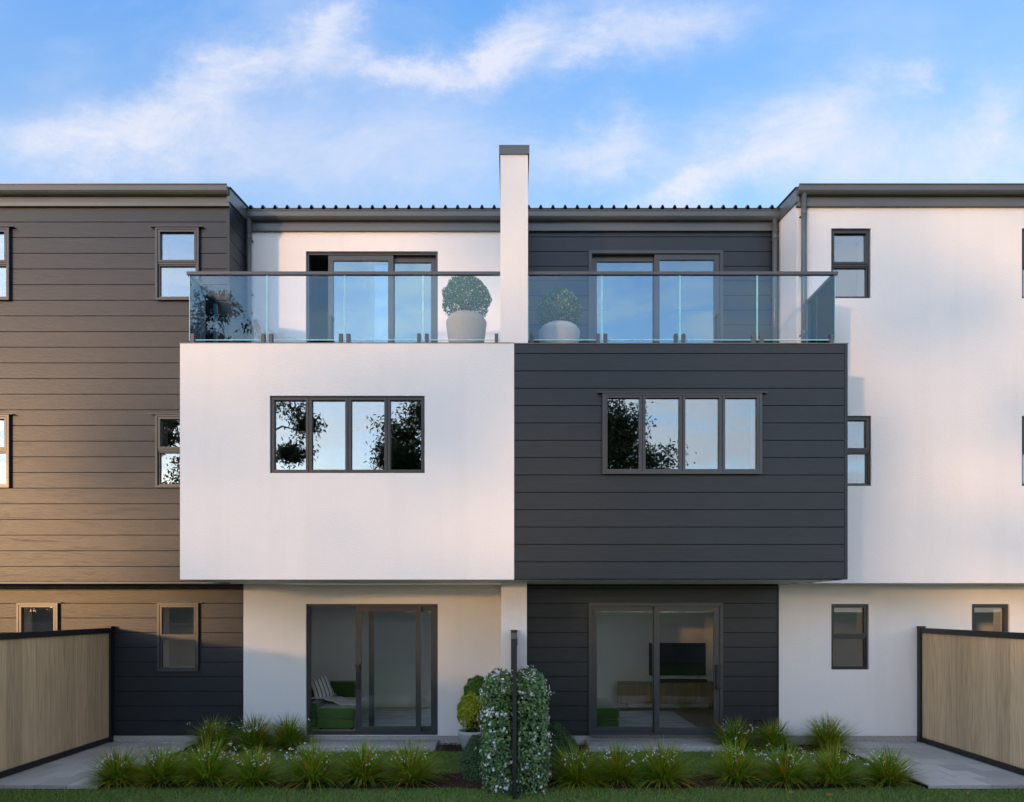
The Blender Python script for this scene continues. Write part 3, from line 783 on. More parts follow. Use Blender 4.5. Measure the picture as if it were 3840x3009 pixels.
# rooms behind the glass
room(left, -4.35, -0.22, .181, 3.15, .13, 2.55, 'room_paint', rear=(-1.48, -.30, .131, 2.4)); room(right, 0.28, 4.35, .181, 3.15, .13, 2.55, 'room_paint', rear=(.34, 1.56, .131, 2.4))
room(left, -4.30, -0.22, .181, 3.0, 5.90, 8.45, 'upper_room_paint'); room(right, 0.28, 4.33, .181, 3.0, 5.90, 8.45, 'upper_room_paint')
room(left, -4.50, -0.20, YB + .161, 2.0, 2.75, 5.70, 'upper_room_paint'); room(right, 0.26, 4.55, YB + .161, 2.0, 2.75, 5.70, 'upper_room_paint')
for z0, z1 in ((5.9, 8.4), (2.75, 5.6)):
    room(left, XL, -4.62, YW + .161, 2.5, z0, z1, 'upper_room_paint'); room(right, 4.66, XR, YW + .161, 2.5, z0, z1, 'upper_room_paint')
room(left, XL, -4.56, .181, 3.15, .13, 2.54, 'room_paint', rear=(-9.3, -7.6, .131, 2.4)); room(right, 4.56, XR, .181, 3.15, .13, 2.54, 'room_paint', rear=(7.6, 9.3, .131, 2.4))

# eaves: gutter (ogee), fascia, frieze; profile runs outwards (-y)
def eaves(parent, x0, x1, y, zt, roofcol):
    def k(px_): return px_ / FPX * (12 + y)   # photo pixels -> metres here
    z = zt
    yo = y - 0.135
    prof = [(yo, z), (yo - .012, z - .004), (yo - .010, z - .018), (yo, z - .022), (yo + .002, z - .098), (yo + .018, z - .122), (yo + .045, z - .142), (y - .028, z - .150), (y - .028, z - .02), (yo + .02, z - .02)]
    MB().prism_x(prof, x0, x1).build('gutter', 'gutter_metal', parent)
    MB().box(x0, x1, y - .027, y + .02, z - .235, z - .10).build('fascia', 'gutter_metal', parent)
    MB().prism_x([(y - .026, z - .238), (y - .052, z - .245), (y - .048, z - .30), (y + .012, z - .302), (y + .012, z - .236)], x0, x1).build('frieze_board', 'gutter_metal', parent)
eaves(left, XL, XWL + .01, YW, PZ(688.6, YW - .135), 0)
eaves(right, XWR - .01, XR, YW, PZ(688.6, YW - .135), 0)
eaves(left, XWL + .012, XP0 - .004, 0, PZ(787, -.135), 0)
eaves(right, XP1 + .004, XWR - .012, 0, PZ(787, -.135), 0)

def roof(parent, x0, x1, y0, y1, z0, pitch, rib0):
    m = MB(); s = math.tan(R(pitch)); t = 0.004
    xs = []; x = rib0
    while x - .03 > x0: x -= 0.2015
    prof = [(x0, 0)]
    while x + .03 < x1:
        if x - .03 > x0: prof += [(x - .032, 0), (x - .014, .050), (x + .014, .050), (x + .032, 0)]
        x += 0.2015
    prof.append((x1, 0))
    i = len(m.v); n = len(prof)
    for yy in (y0, y1):
        for dz in (0, -0.02):
            m.v += [(a, yy, z0 + b + dz + (yy - y0) * s) for a, b in prof]
    for k in range(n - 1):
        m.f += [(k, k + 1, 2 * n + k + 1, 2 * n + k), (n + k, 3 * n + k, 3 * n + k + 1, n + k + 1), (k, n + k, n + k + 1, k + 1)]
    m.mi = [0] * len(m.f)
    m.build('roof', 'roof_metal', parent)
zr = PZ(780, -.15)
roof(left, XWL + .03, XP0 - .004, -.15, 6, zr, 9, PX(640 + 652 / 2.18, -.15))
roof(right, XP1 + .004, XWR - .03, -.15, 6, zr, 9, PX(2480 + 115 / 2.2708, -.15))
zw = PZ(700, YW - .1)
roof(left, XL, XWL - .02, YW - .08, 6, zw - .03, 9, -5); roof(right, XWR + .02, XR, YW - .08, 6, zw - .03, 9, 5)
# barge boards along the wing sides, rising with the roof
for par, x, s in ((left, XWL, 1), (right, XWR, -1)):
    t9 = math.tan(R(9))
    m = MB()
    y0, y1 = YW - .06, 5.9
    a, b = (x - .02, x + .028) if s > 0 else (x - .028, x + .02)
    z0 = zw - .015
    m.v = [(xx, yy, z0 + (yy - y0) * t9 + dz) for yy in (y0, y1) for dz in (-.20, .012) for xx in (a, b)]
    m.f = [(0, 1, 3, 2), (4, 6, 7, 5), (0, 4, 5, 1), (2, 3, 7, 6), (0, 2, 6, 4), (1, 5, 7, 3)]; m.mi = [0] * 6
    m.build('barge_board', 'gutter_metal', par)
    m = MB(); a, b = (x - .06, x + .045) if s > 0 else (x - .045, x + .06)
    m.v = [(xx, yy, z0 + (yy - y0) * t9 + dz) for yy in (y0 - .01, y1) for dz in (.014, .030) for xx in (a, b)]
    m.f = [(0, 1, 3, 2), (4, 6, 7, 5), (0, 4, 5, 1), (2, 3, 7, 6), (0, 2, 6, 4), (1, 5, 7, 3)]; m.mi = [0] * 6
    m.build('barge_cap', 'roof_metal', par)

# downpipes with collars and saddle clips
def downpipe(parent, x, y, z0, z1, collars):
    m = MB().tube([(x, y, z0), (x, y, z1)], .042, 16)
    o = m.build('downpipe', 'gutter_metal', parent, smooth=True)
    o.data.polygons.foreach_set('use_smooth', [len(p.vertices) == 4 for p in o.data.polygons])
    for zc in collars:
        MB().tube([(x, y, zc - .03), (x, y, zc + .012), (x, y, zc + .012), (x, y, zc + .018)], [.0465, .0465, .0485, .0485], 16).build('collar', 'gutter_metal', o)
        MB().box(x - .05, x + .05, y + .03, y + .075, zc - .05, zc - .036).build('clip', 'flashing_metal', o)
yl = -.075
downpipe(left, PX(933.5, yl), yl, 5.90, PZ(806, yl), [PZ(889, yl), PZ(1092, yl)])
downpipe(right, PX(2905.5, yl), yl, 5.90, PZ(806, yl), [PZ(889, yl), PZ(1098, yl)])
downpipe(right, PX(3015, YW - .07), YW - .07, 5.90, PZ(716, YW - .07), [PZ(797, YW - .07), PZ(1020, YW - .07), PZ(1245, YW - .07)])

# party wall between the houses
pw = thing('party_wall', 'tall white rendered party wall with grey metal cap rising between the two balconies', 'wall', (0, 0, 0))
MB().box(XP0, XP1, YB, -0.001, ZD - .001, PZ(580, YB)).build('upper_wall', 'white_render', pw)
MB().box(XP0, XP1, -.001, 5.5, 2.7, 8.9).build('upper_wall', 'white_render', pw)
MB().box(XP0 - .020, XP1 + .020, YB - .018, 5.6, PZ(581, YB), PZ(547, YB)).build('cap', 'gutter_metal', pw)
MB().box(XP0, XP1, -1.15, .3, -0.06, ZS - .001).build('pier', 'white_render', pw)

# glass balustrades
YG = -1.735
def balustrade(parent, name_side, xa, xb, joints, clamps, xend, zend, free_left):
    zb, ztop = PZ(1277, YG), PZ(1031, YG)
    rail = MB()
    r0, r1 = (xa - .028, xb) if free_left else (xa, xb + .028)
    rail.box(r0, r1, YG - .026, YG + .026, PZ(1033, YG), PZ(1021.5, YG))
    xs = xa if free_left else xb
    rail.box(xs - .026, xs + .026, YG + .0265, YW - .002, PZ(1033, YG), PZ(1021.5, YG))
    b = rail.build('balustrade', 'rail_metal', parent)
    ed = [xa] + joints + [xb]
    for q0, q1 in zip(ed[:-1], ed[1:]):
        m = MB().box(q0 + .005, q1 - .005, YG - .006, YG + .006, zb, ztop)
        m.mi = [1, 1, 0, 1, 0, 1]
        # edge strips of the sheet, the caught light painted on as bright cyan
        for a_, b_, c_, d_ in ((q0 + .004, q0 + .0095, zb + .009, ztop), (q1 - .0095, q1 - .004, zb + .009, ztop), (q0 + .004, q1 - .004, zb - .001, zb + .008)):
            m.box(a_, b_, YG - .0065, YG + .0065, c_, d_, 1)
        m.build('glass_panel', 'balustrade_glass', b, extra=('glass_edge_glow',))
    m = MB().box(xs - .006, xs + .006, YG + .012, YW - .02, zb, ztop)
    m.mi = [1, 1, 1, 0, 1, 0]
    m.build('glass_panel', 'balustrade_glass', b, extra=('glass_edge_glow',))
    cm = MB()
    cm.box(-.025, .025, -.030, -.008, 0, .235); cm.box(-.025, .025, .008, .030, 0, .235); cm.box(-.032, .032, -.05, .05, -.012, 0)
    me = cm.mesh('clamp'); me.materials.append(MATS['rail_metal'])
    for q in clamps: put('clamp', me, None, b, (PX(q, YG), YG, 5.915))
balustrade(left, 'l', PX(709.7, YG), XP0 - .006, [PX(q, YG) for q in (1002.4, 1293, 1586)],
           [724, 988, 1017, 1279, 1307, 1572, 1601, 1862], 0, 0, True)
balustrade(right, 'r', XP1 + .006, PX(3132, YG), [PX(q, YG) for q in (2256.5, 2549, 2839)],
           [1994, 2242, 2270.5, 2534, 2563, 2824.5, 2854.5, 3117], 0, 0, False)

# ------------------------------------------------------------------ fences
def fence(label, x, y0, y1, ztop, board_w, group, face):
    """boards run along y between a top and a bottom rail, with a post against the house at y1"""
    f = thing('fence', label, 'fence', (x, y1, 0), group)
    L = lambda y: y - y1
    def pb(n, a, b, c, d, e, g_): MB().box(a, b, L(c), L(d), e, g_).build(n, 'fence_metal', f)
    pb('top_rail', -.036, .036, y0, y1 - .09, ztop - .085, ztop)
    pb('bottom_rail', -.034, .034, y0, y1 - .09, .012, .090)
    pb('post', -.045, .045, y1 - .088, y1, -.06, ztop + .01)
    MB().prism_x([(0, 0)] * 3, 0, 0) if False else None
    c = MB().box(-.052, .052, L(y1 - .095), L(y1 + .005), ztop + .0105, ztop + .028); c.build('post_cap', 'fence_metal', f)
    y = y1 - .09; cache = None; me = None
    while y - board_w > y0 - .001:
        if me is None:
            mb = MB(); w = board_w - .003; t = .012; c_ = .0015
            mb.v = [(-t, 0, 0), (-t, w, 0), (t, w, 0), (t, 0, 0), (-t, 0, ztop - .177), (-t, w, ztop - .177), (t, w, ztop - .177), (t, 0, ztop - .177)]
            mb.f = [(0, 1, 2, 3), (4, 7, 6, 5), (0, 4, 5, 1), (1, 5, 6, 2), (2, 6, 7, 3), (3, 7, 4, 0)]; mb.mi = [0] * 6
            me = mb.mesh('fence_board'); me.materials.append(MATS['oak_board'])
        put('fence_board', me, None, f, (0, L(y) - board_w, .0915))
        y -= board_w
    return f
fence('timber panel fence with black frame on the left beside the charcoal wing', -6.70, -13.6, -0.02, 1.90, .30, 'side fences', 1)
fence('pale timber panel fence with black frame on the right against the white wing', 6.815, -13.6, -0.02, 1.90, .30, 'side fences', -1)
cf = thing('fence', 'black framed dividing fence seen end on between the two flowering hedges', 'fence', (0.03, -1.2, 0), 'side fences')
def cpart(n, a, b, c, d, e, g_, mt='fence_metal'): MB().box(a, b, c + 1.2, d + 1.2, e, g_).build(n, mt, cf)
cpart('top_rail', -.036, .036, -3.44, -1.24, 1.785, 1.862)
cpart('end_post', -.024, .024, -3.435, -3.39, -.09, 1.784)
cpart('post', -.045, .045, -1.239, -1.152, -.06, 1.88)
cpart('post_cap', -.052, .052, -1.246, -1.151, 1.881, 1.90)
cpart('bottom_rail', -.034, .034, -3.389, -1.241, -.02, .06)
for k in range(7): cpart('fence_board', -.012, .012, -3.388 + k * .306, -3.388 + k * .306 + .303, .061, 1.784, 'oak_board')

# concrete steps
def step(x0, x1, label):
    o = bevel_box('concrete_step', 'concrete', x0, x1, -.62, -.004, -.075, .030, .012, None, 2)
    tag(o, label, 'step', 'door steps'); return o
step(-3.42, -1.22, 'concrete step below the open sliding door of the left house')
step(1.22, 3.56, 'concrete step below the closed sliding door of the right house')

# ------------------------------------------------------------------ furniture seen through the doors
def sofa(label, x0, x1, arm, xback0, xback1):
    s = thing('sofa', label, 'sofa', ((x0 + x1) / 2, 1.2, .13), 'green sofas')
    ox, oy, oz = s.location
    def b(n, a, b_, c, d, e, f_, bev): o = bevel_box(n, 'green_velvet', a - ox, b_ - ox, c - oy, d - oy, e - oz, f_ - oz, bev, s, 3)
    b('base', x0, x1, .38, 1.95, .15, .30, .03); b('seat_cushion', x0 - .005, x1 + .005, .36, 1.95, .305, .50, .05)
    b('arm', arm[0], arm[1], .45, 1.95, .15, .58, .05)
    b('backrest', xback0, xback1, 1.96, 2.25, .15, .80, .06)
    for px_ in (x0 + .06, x1 - .06): MB().tube([(px_ - ox, .45 - oy, 0), (px_ - ox, .45 - oy, .03)], .02, 8).build('foot', 'fence_metal', s)
    return s
sofa('dark green velvet sofa with chaise seen through the open left door', -3.38, -2.72, (-3.56, -3.39), -4.3, -3.05)
sofa('green velvet chaise seat behind the closed right door glass', .95, 1.85, (.80, .945), .5, 1.55)
def pillow(name, mt, w, h, t, loc, rot, label, cat):
    n = 14; m = MB()
    for side in (1, -1):
        base = len(m.v)
        for i in range(n + 1):
            for j in range(n + 1):
                u, v = i / n * 2 - 1, j / n * 2 - 1
                k = max(0, (1 - u * u) * (1 - v * v)) ** .45
                sc = 1 - .08 * (1 - abs(u)) * (abs(v) ** 4) - .08 * (1 - abs(v)) * (abs(u) ** 4)
                m.v.append((u * w / 2 * sc, side * t / 2 * k, v * h / 2 * sc))
        for i in range(n):
            for j in range(n):
                a = base + i * (n + 1) + j; m.f.append((a, a + n + 1, a + n + 2, a + 1)); m.mi.append(0)
    o = m.build(name, mt, None, loc, smooth=True); o.rotation_euler = rot
    return tag(o, label, cat)
pillow('cushion', 'striped_cotton', .36, .40, .15, (-3.46, 1.05, .78), (R(-18), R(-14), R(32)), 'black and white striped cushion on the green sofa in the left house', 'cushion')
def throw():
    m = MB(); n, k = 16, 10
    for i in range(n + 1):
        for j in range(k + 1):
            u, v = i / n, j / k
            x = -3.57 + u * .80; y = .72 + v * .62
            z = .605 if u < .24 else .605 - min(1, (u - .24) * 6) * .09
            z += .012 * math.sin(v * 11 + u * 5) + .010 * math.sin(u * 17) + .045 * max(0, 1 - abs(u - .45) * 3.5)
            m.v.append((x, y + .05 * math.sin(u * 6), z))
    for i in range(n):
        for j in range(k): a = i * (k + 1) + j; m.f.append((a, a + k + 1, a + k + 2, a + 1)); m.mi.append(0)
    o = m.build('throw_blanket', 'white_cotton', smooth=True); mod = o.modifiers.new('t', 'SOLIDIFY'); mod.thickness = .015; mod.offset = 1
    tag(o, 'rumpled white throw blanket on the arm of the left green sofa', 'blanket')
throw()
o = bevel_box('rug', 'rug_wool', -3.9, -.5, .50, 2.9, .1312, .143, .004, None, 1); tag(o, 'mottled grey rug on the floor of the left living room', 'rug', 'living room rugs')
o = bevel_box('rug', 'rug_wool', .55, 3.25, .50, 2.55, .1312, .143, .004, None, 1); tag(o, 'mottled pale grey rug in front of the low wooden cabinet', 'rug', 'living room rugs')
tv = thing('television', 'black flat television hung on the wall inside the right house', 'television', (3.49, 3.12, 1.15))
bevel_box('screen', 'black_screen', -.59, .59, -.005, .02, -.335, .335, .003, tv, 1); bevel_box('casing', 'black_fabric', -.597, .597, .0205, .055, -.342, .342, .004, tv, 1)
tv.location = (3.49, 3.09, 1.15)
cr = thing('credenza', 'low wooden cabinet under the television inside the right house', 'cabinet', (3.3, 2.86, .13))
bevel_box('carcass', 'oak_veneer', -1.08, 1.02, -.16, .22, .145, .565, .006, cr, 1)
for k in range(4): bevel_box('door', 'oak_veneer', -1.06 + k * .515, -1.06 + k * .515 + .508, -.178, -.161, .160, .550, .003, cr, 1)
for a in (-.92, .86):
    for b_ in (-.1, .16): MB().tube([(a, b_, 0), (a, b_, .145)], [.012, .02], 8).build('leg', 'oak_veneer', cr)
o = bevel_box('soundbar', 'black_fabric', 2.95, 4.02, 2.74, 2.84, .697, .765, .02, None, 2); tag(o, 'long black soundbar on the wooden cabinet below the television', 'speaker')

# ------------------------------------------------------------------ planting
def strap_plant_meshes(seed):
    rng = np.random.default_rng(seed)
    n, S = 850, 6
    th = rng.uniform(0, 2 * np.pi, n); inner = rng.uniform(0, 1, n) ** .75
    spread = inner * rng.uniform(.75, 1.1, n)
    Lh = rng.uniform(.46, .78, n) * (1 - .12 * inner)
    r0 = rng.uniform(0, .075, n)
    t0 = rng.uniform(0, 2 * np.pi, n)
    w = rng.uniform(.0042, .0080, n)
    bx, by = r0 * np.cos(t0), r0 * np.sin(t0)
    rows = []
    ang = spread * 1.05            # start angle off vertical
    droop = rng.uniform(.4, 1.25, n) * (.35 + .95 * inner)
    px_, py_, pz_ = bx.copy(), by.copy(), np.full(n, -.05)
    twist = th + np.pi / 2 + rng.normal(0, .5, n)
    for s in range(S + 1):
        t = s / S; ww = w * (1 - t ** 2.2) + .0004
        rows.append(np.stack([np.stack([px_ - np.cos(twist) * ww, py_ - np.sin(twist) * ww, pz_], 1), np.stack([px_ + np.cos(twist) * ww, py_ + np.sin(twist) * ww, pz_], 1)], 1))
        a = ang + droop * t ** 1.3 * 1.25
        d = Lh / S
        px_ = px_ + np.sin(a) * np.cos(th) * d; py_ = py_ + np.sin(a) * np.sin(th) * d; pz_ = np.maximum(pz_ + np.cos(a) * d, -.045)
    V = np.stack(rows, 1).reshape(-1, 3)        # (n, S+1, 2, 3)
    i = np.arange(n)[:, None] * (2 * (S + 1))
    F = np.concatenate([i + [2 * s, 2 * s + 1, 2 * s + 3, 2 * s + 2] for s in range(S)], 0)
    leaves = np_mesh('leaves', V, F); leaves.materials.append(MATS['strap_leaf'])
    # flowering stems with white petals
    m = MB(); fc = []
    for k in range(12):
        a = rng.uniform(0, 2 * math.pi); sp = rng.uniform(.12, .75); h = rng.uniform(.40, .60) * (1.15 if k % 5 == 0 else 1)
        p0 = Vector((.03 * math.cos(a), .03 * math.sin(a), 0)); p2 = Vector((sp * h * math.cos(a), sp * h * math.sin(a), h * (1 - .22 * sp)))
        p1 = (p0 + p2) / 2 + Vector((0, 0, .06))
        m.tube([p0, p1, p2], [.0016, .0013, .0008], 3, False)
        for q in range(rng.integers(3, 7)):
            t = rng.uniform(.62, 1.0)
            fc.append(p1.lerp(p2, (t - .5) * 2) + Vector(rng.normal(0, .022, 3)))
    stalk = m.mesh('flower_stalks', fix=False); stalk.materials.append(MATS['flower_stalk'])
    P = []; Nn = []
    for c in fc:
        o = rng.normal(size=3) * .6 + np.array([0, -.7, .5])
        for q in range(3):
            P.append(np.array(c) + rng.normal(0, .006, 3)); Nn.append(o + rng.normal(size=3) * .7)
    fl = leaf_mesh('flowers', np.array(P), np.array(Nn), .021, .016, rng, flat=False); fl.materials.append(MATS['white_petal'])
    return leaves, stalk, fl
SPM = [strap_plant_meshes(100 + k) for k in range(5)]
ORD = ['first', 'second', 'third', 'fourth', 'fifth', 'sixth', 'seventh']
PL = random.Random(8)
def strap_row(xs, y, labels, group, s0):
    for i, (q, lab) in enumerate(zip(xs, labels)):
        le, stm, fl = SPM[PL.randrange(5)]
        x = PX(q, y) ; yy = y + PL.uniform(-.07, .07)
        t = thing('flowering_strap_plant', lab, 'plant', (x, yy, -.03), group)
        t.rotation_euler = (0, 0, PL.uniform(0, 6.28)); k = s0 * PL.uniform(.93, 1.08); t.scale = (k * 1.0, k * 1.0, k * PL.uniform(.80, .92))
        for nm, me in (('leaves', le), ('flower_stalks', stm), ('flowers', fl)):
            o = put(nm, me, None, t); o['kind'] = 'stuff'
NUM = ['', 'second', 'third', 'fourth', 'fifth', 'sixth', 'seventh']
fl_l = ['white flowered strappy plant nearest the left paving in the front row'] + \
       [f'white flowered strappy plant, {NUM[i]} from the left paving in the front row' for i in range(1, 6)] + \
       ['white flowered strappy plant at the hedge end of the left front row']
strap_row([445, 608, 779, 956, 1171, 1361, 1541], -2.68, fl_l, 'strappy plants of the left front row', 1.0)
strap_row([797, 950, 1079], -.42, ['white flowered strappy plant at the charcoal wall beside the left paving', 'middle one of three strappy plants against the left house wall', 'white flowered strappy plant touching the open left sliding door'], 'strappy plants at the left wall', .98)
fr_l = ['white flowered strappy plant beside the right hedge in the front row'] + \
       ['white flowered strappy plant, second from the hedge on the right lawn front row', 'white flowered strappy plant, third from the hedge, before the bare mulch gap',
        'white flowered strappy plant just right of the bare mulch gap', 'strappy plant second from the mulch gap towards the right paving', 'strappy plant next to last before the right paving in the front row',
        'white flowered strappy plant overhanging the right paving edge']
strap_row([2162, 2321, 2484, 2761, 2942, 3122, 3320], -2.68, fr_l, 'strappy plants of the right front row', 1.0)
strap_row([2757, 2902, 3100], -.42, ['white flowered strappy plant beside the closed right sliding door', 'white flowered strappy plant at the corner of charcoal and white right walls', 'lone strappy plant against the white right wall near the paving'], 'strappy plants at the right wall', .98)

# star jasmine hedges on both sides of the dividing fence
def jasmine(label, x0, x1, y0, y1, h, seed, nl=12500, nf=260):
    rng = np.random.default_rng(seed)
    t = thing('jasmine_hedge', label, 'hedge', ((x0 + x1) / 2, (y0 + y1) / 2, -.05), 'jasmine hedges')
    W, D = (x1 - x0), (y1 - y0)
    def surf(n, inset):
        # points near the surface of a soft box
        A = [W * h * 2, D * h * 2 * .9, W * D]; pr = np.array(A) / sum(A)
        k = rng.choice(3, n, p=pr); u, v = rng.uniform(-1, 1, n), rng.uniform(0, 1, n); s = np.where(rng.uniform(size=n) < .6, -1.0, 1.0)
        P = np.zeros((n, 3)); Nn = np.zeros((n, 3))
        a = k == 0; P[a] = np.stack([u[a] * W / 2, s[a] * D / 2, v[a] * h], 1); Nn[a, 1] = s[a]
        s2 = np.where(rng.uniform(size=n) < .5, -1.0, 1.0)
        a = k == 1; P[a] = np.stack([s2[a] * W / 2, u[a] * D / 2, v[a] * h], 1); Nn[a, 0] = s2[a]
        a = k == 2; P[a] = np.stack([u[a] * W / 2, (v[a] * 2 - 1) * D / 2, np.full(a.sum(), h)], 1); Nn[a, 2] = 1
        lump = .012 * np.sin(P[:, 2] * 9 + P[:, 1] * 7 + seed) + .014 * np.sin(P[:, 2] * 21 + P[:, 0] * 17) 
        P += Nn * (lump[:, None] + rng.normal(0, .022, (n, 1)) - inset)
        taper = 1.04 - .08 * P[:, 2:3] / h
        P[:, :2] *= taper
        r = .06      # round the top corners
        over = np.maximum(P[:, 2] - (h - r), 0)
        P[:, 0] -= np.sign(P[:, 0]) * over * over / r * .25
        return P, Nn
    P, Nn = surf(nl, .0)
    Nn = Nn + rng.normal(size=Nn.shape) * .65 + [0, 0, .35]
    ax = np.tile([0, 0, -1.0], (nl, 1)) + rng.normal(size=(nl, 3)) * .8
    o = put('leaves', leaf_mesh('leaves', P, Nn, .062, .030, rng, axis=ax), 'jasmine_leaf', t); o['kind'] = 'stuff'
    # the shaded inside of the hedge
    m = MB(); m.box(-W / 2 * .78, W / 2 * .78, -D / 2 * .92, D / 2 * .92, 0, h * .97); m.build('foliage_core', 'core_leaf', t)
    # blossoms: clusters of five-petalled stars
    P, Nn = surf(nf, -.045)
    V = []; F = []
    for p, q in zip(P, Nn):
        for c in range(rng.integers(2, 6)):
            cc = p + rng.normal(0, .022, 3); nn = q + rng.normal(size=3) * .45 + [0, -.15, .1]; nn /= np.linalg.norm(nn)
            a = np.cross(nn, rng.normal(size=3)); a /= np.linalg.norm(a); b = np.cross(nn, a); rr = rng.uniform(.013, .019)
            for k in range(5):
                th = 2 * math.pi * k / 5; d = a * math.cos(th) + b * math.sin(th); e = -a * math.sin(th) + b * math.cos(th)
                i = len(V); V += [cc, cc + d * rr * .7 + e * rr * .42 + nn * .003, cc + d * rr * 1.15 + nn * .002, cc + d * rr * .7 - e * rr * .30]
                F += [(i, i + 1, i + 2), (i, i + 2, i + 3)]
    o = put('blossoms', np_mesh('blossoms', np.array(V), np.array(F)), 'white_petal', t); o['kind'] = 'stuff'
    # a few bare stems at the foot
    m = MB()
    for k in range(16):
        a = Vector((rng.uniform(-W / 2, W / 2) * .9, -D / 2 + rng.uniform(-.03, .12), 0)); b = a + Vector((rng.uniform(-.1, .1), rng.uniform(-.06, .02), rng.uniform(.25, .6)))
        m.tube([a, (a + b) / 2 + Vector((rng.uniform(-.03, .03), 0, 0)), b], [.006, .005, .003], 5)
    m.build('stems', 'bark', t)
jasmine('white flowering jasmine hedge on the left of the dividing fence beside the potted ball', -.325, -.030, -3.15, -1.40, 1.33, 21)
jasmine('white flowering jasmine hedge on the right of the dividing fence before charcoal boards', .075, .405, -3.15, -1.40, 1.34, 22)

def dome_points(n, rng, rx, ry, rz, shell=.12):
    d = rng.normal(size=(n, 3)); d[:, 2] = np.abs(d[:, 2]) ; d /= np.linalg.norm(d, axis=1, keepdims=True)
    lump = 1 + .05 * np.sin(d[:, 0] * 9 + d[:, 2] * 7) + .04 * np.sin(d[:, 1] * 15 + d[:, 0] * 8)
    rad = (1 - rng.exponential(shell, n).clip(0, .6)) * lump
    return d * [rx, ry, rz] * rad[:, None], d

def mound(label, x, y, rx, ry, rz, seed, n=9000):
    rng = np.random.default_rng(seed)
    t = thing('mounded_shrub', label, 'shrub', (x, y, -.05), 'mounded shrubs')
    P, d = dome_points(n, rng, rx, ry, rz, .06)
    o = put('leaves', leaf_mesh('leaves', P, d + rng.normal(size=d.shape) * .7 + [0, 0, .3], .026, .011, rng), 'shrub_leaf', t); o['kind'] = 'stuff'
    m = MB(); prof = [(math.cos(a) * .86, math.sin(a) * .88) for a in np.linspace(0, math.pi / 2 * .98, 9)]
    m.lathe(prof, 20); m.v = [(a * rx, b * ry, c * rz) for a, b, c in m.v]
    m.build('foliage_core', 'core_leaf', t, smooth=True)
mound('low rounded dark green shrub in front of the grey pot', -.44, -1.75, .30, 1.0, .45, 31)
mound('low rounded dark green shrub right of the hedges by the plinth', .62, -1.15, .42, .85, .52, 32)

def topiary(label, loc, potmat, prof, ball, rbx, rbz, leaf, nl, seed, soil_z, group, lsz=.03, stem_r=.008):
    rng = np.random.default_rng(seed)
    t = thing('potted_topiary', label, 'potted plant', loc, group)
    MB().lathe(prof, 40).build('pot', potmat, t, smooth=True)
    rs = min(r for r, z in prof[len(prof) // 2:] if r > .05) * .98
    m = MB(); m.lathe([(0.0005, soil_z), (rs, soil_z - .004)], 24); m.build('soil', 'mulch_soil', t)
    d = rng.normal(size=(nl, 3)); d /= np.linalg.norm(d, axis=1, keepdims=True)
    rad = 1 - rng.exponential(.11, nl).clip(0, .75)
    rad *= 1 + .05 * np.sin(d[:, 0] * 8 + d[:, 2] * 9) + .03 * np.sin(d[:, 1] * 19 + d[:, 0] * 13)
    P = d * [rbx, rbx, rbz] * rad[:, None] + [0, 0, ball]
    low = (d[:, 2] < -.45) & (rng.uniform(size=nl) < .75)
    P, dd = P[~low], d[~low]
    o = put('leaves', leaf_mesh('leaves', P, dd + rng.normal(size=dd.shape) * .6 + [0, 0, .25], lsz, lsz * .62, rng), leaf, t); o['kind'] = 'stuff'
    m = MB()
    for k in range(46):
        a = rng.uniform(0, 2 * math.pi); q = rng.uniform(.1, .85)
        p0 = Vector((.06 * rng.normal(), .06 * rng.normal(), soil_z - .02)); p2 = Vector((q * rbx * math.cos(a), q * rbx * math.sin(a), ball + rbz * rng.uniform(-.45, .5)))
        p1 = p0.lerp(p2, .45) + Vector((0, 0, .05))
        m.tube([p0, p1, p2], [stem_r, stem_r * .7, stem_r * .35], 5, False)
    m.build('stems', 'bark', t)
bowl = [(.0005, 0), (.15, 0), (.165, .01), (.235, .24), (.245, .275), (.225, .30), (.205, .30), (.195, .27), (.19, .24)]
bowl = [(r, z) for r, z in bowl]
topiary('yellow green clipped ball in a grey bowl pot beside the left hedge', (-.635, -.50, -.03), 'pot_grey', bowl, .60, .245, .30, 'box_leaf_yellow', 7500, 41, .25, 'potted topiary balls', .032)
topiary('dark green clipped ball standing behind the yellow one near the white pier', (-.545, -.17, -.03), 'pot_grey', [(r * .9, z * 1.6) for r, z in bowl], .88, .25, .26, 'box_leaf_bright', 7000, 42, .40, 'potted topiary balls', .028)
tall = [(.0005, 0), (.19, 0), (.205, .012), (.275, .34), (.303, .56), (.300, .585), (.262, .645), (.225, .672), (.205, .676), (.195, .655), (.19, .60)]
topiary('dark green clipped ball in a speckled stone pot on the left balcony', (PX(1749, -1.32), -1.32, 5.905), 'pot_stone', tall,   .92, .355, .345, 'box_leaf_bright', 7500, 43, .63, 'balcony topiary balls', .034)
topiary('pale golden green clipped ball in a speckled stone pot on the right balcony', (PX(2097, -.93), -.93, 5.905), 'pot_stone', [(r * 1.06, z) for r, z in tall], .90, .345, .33, 'box_leaf_gold', 7500, 44, .63, 'balcony topiary balls', .036)

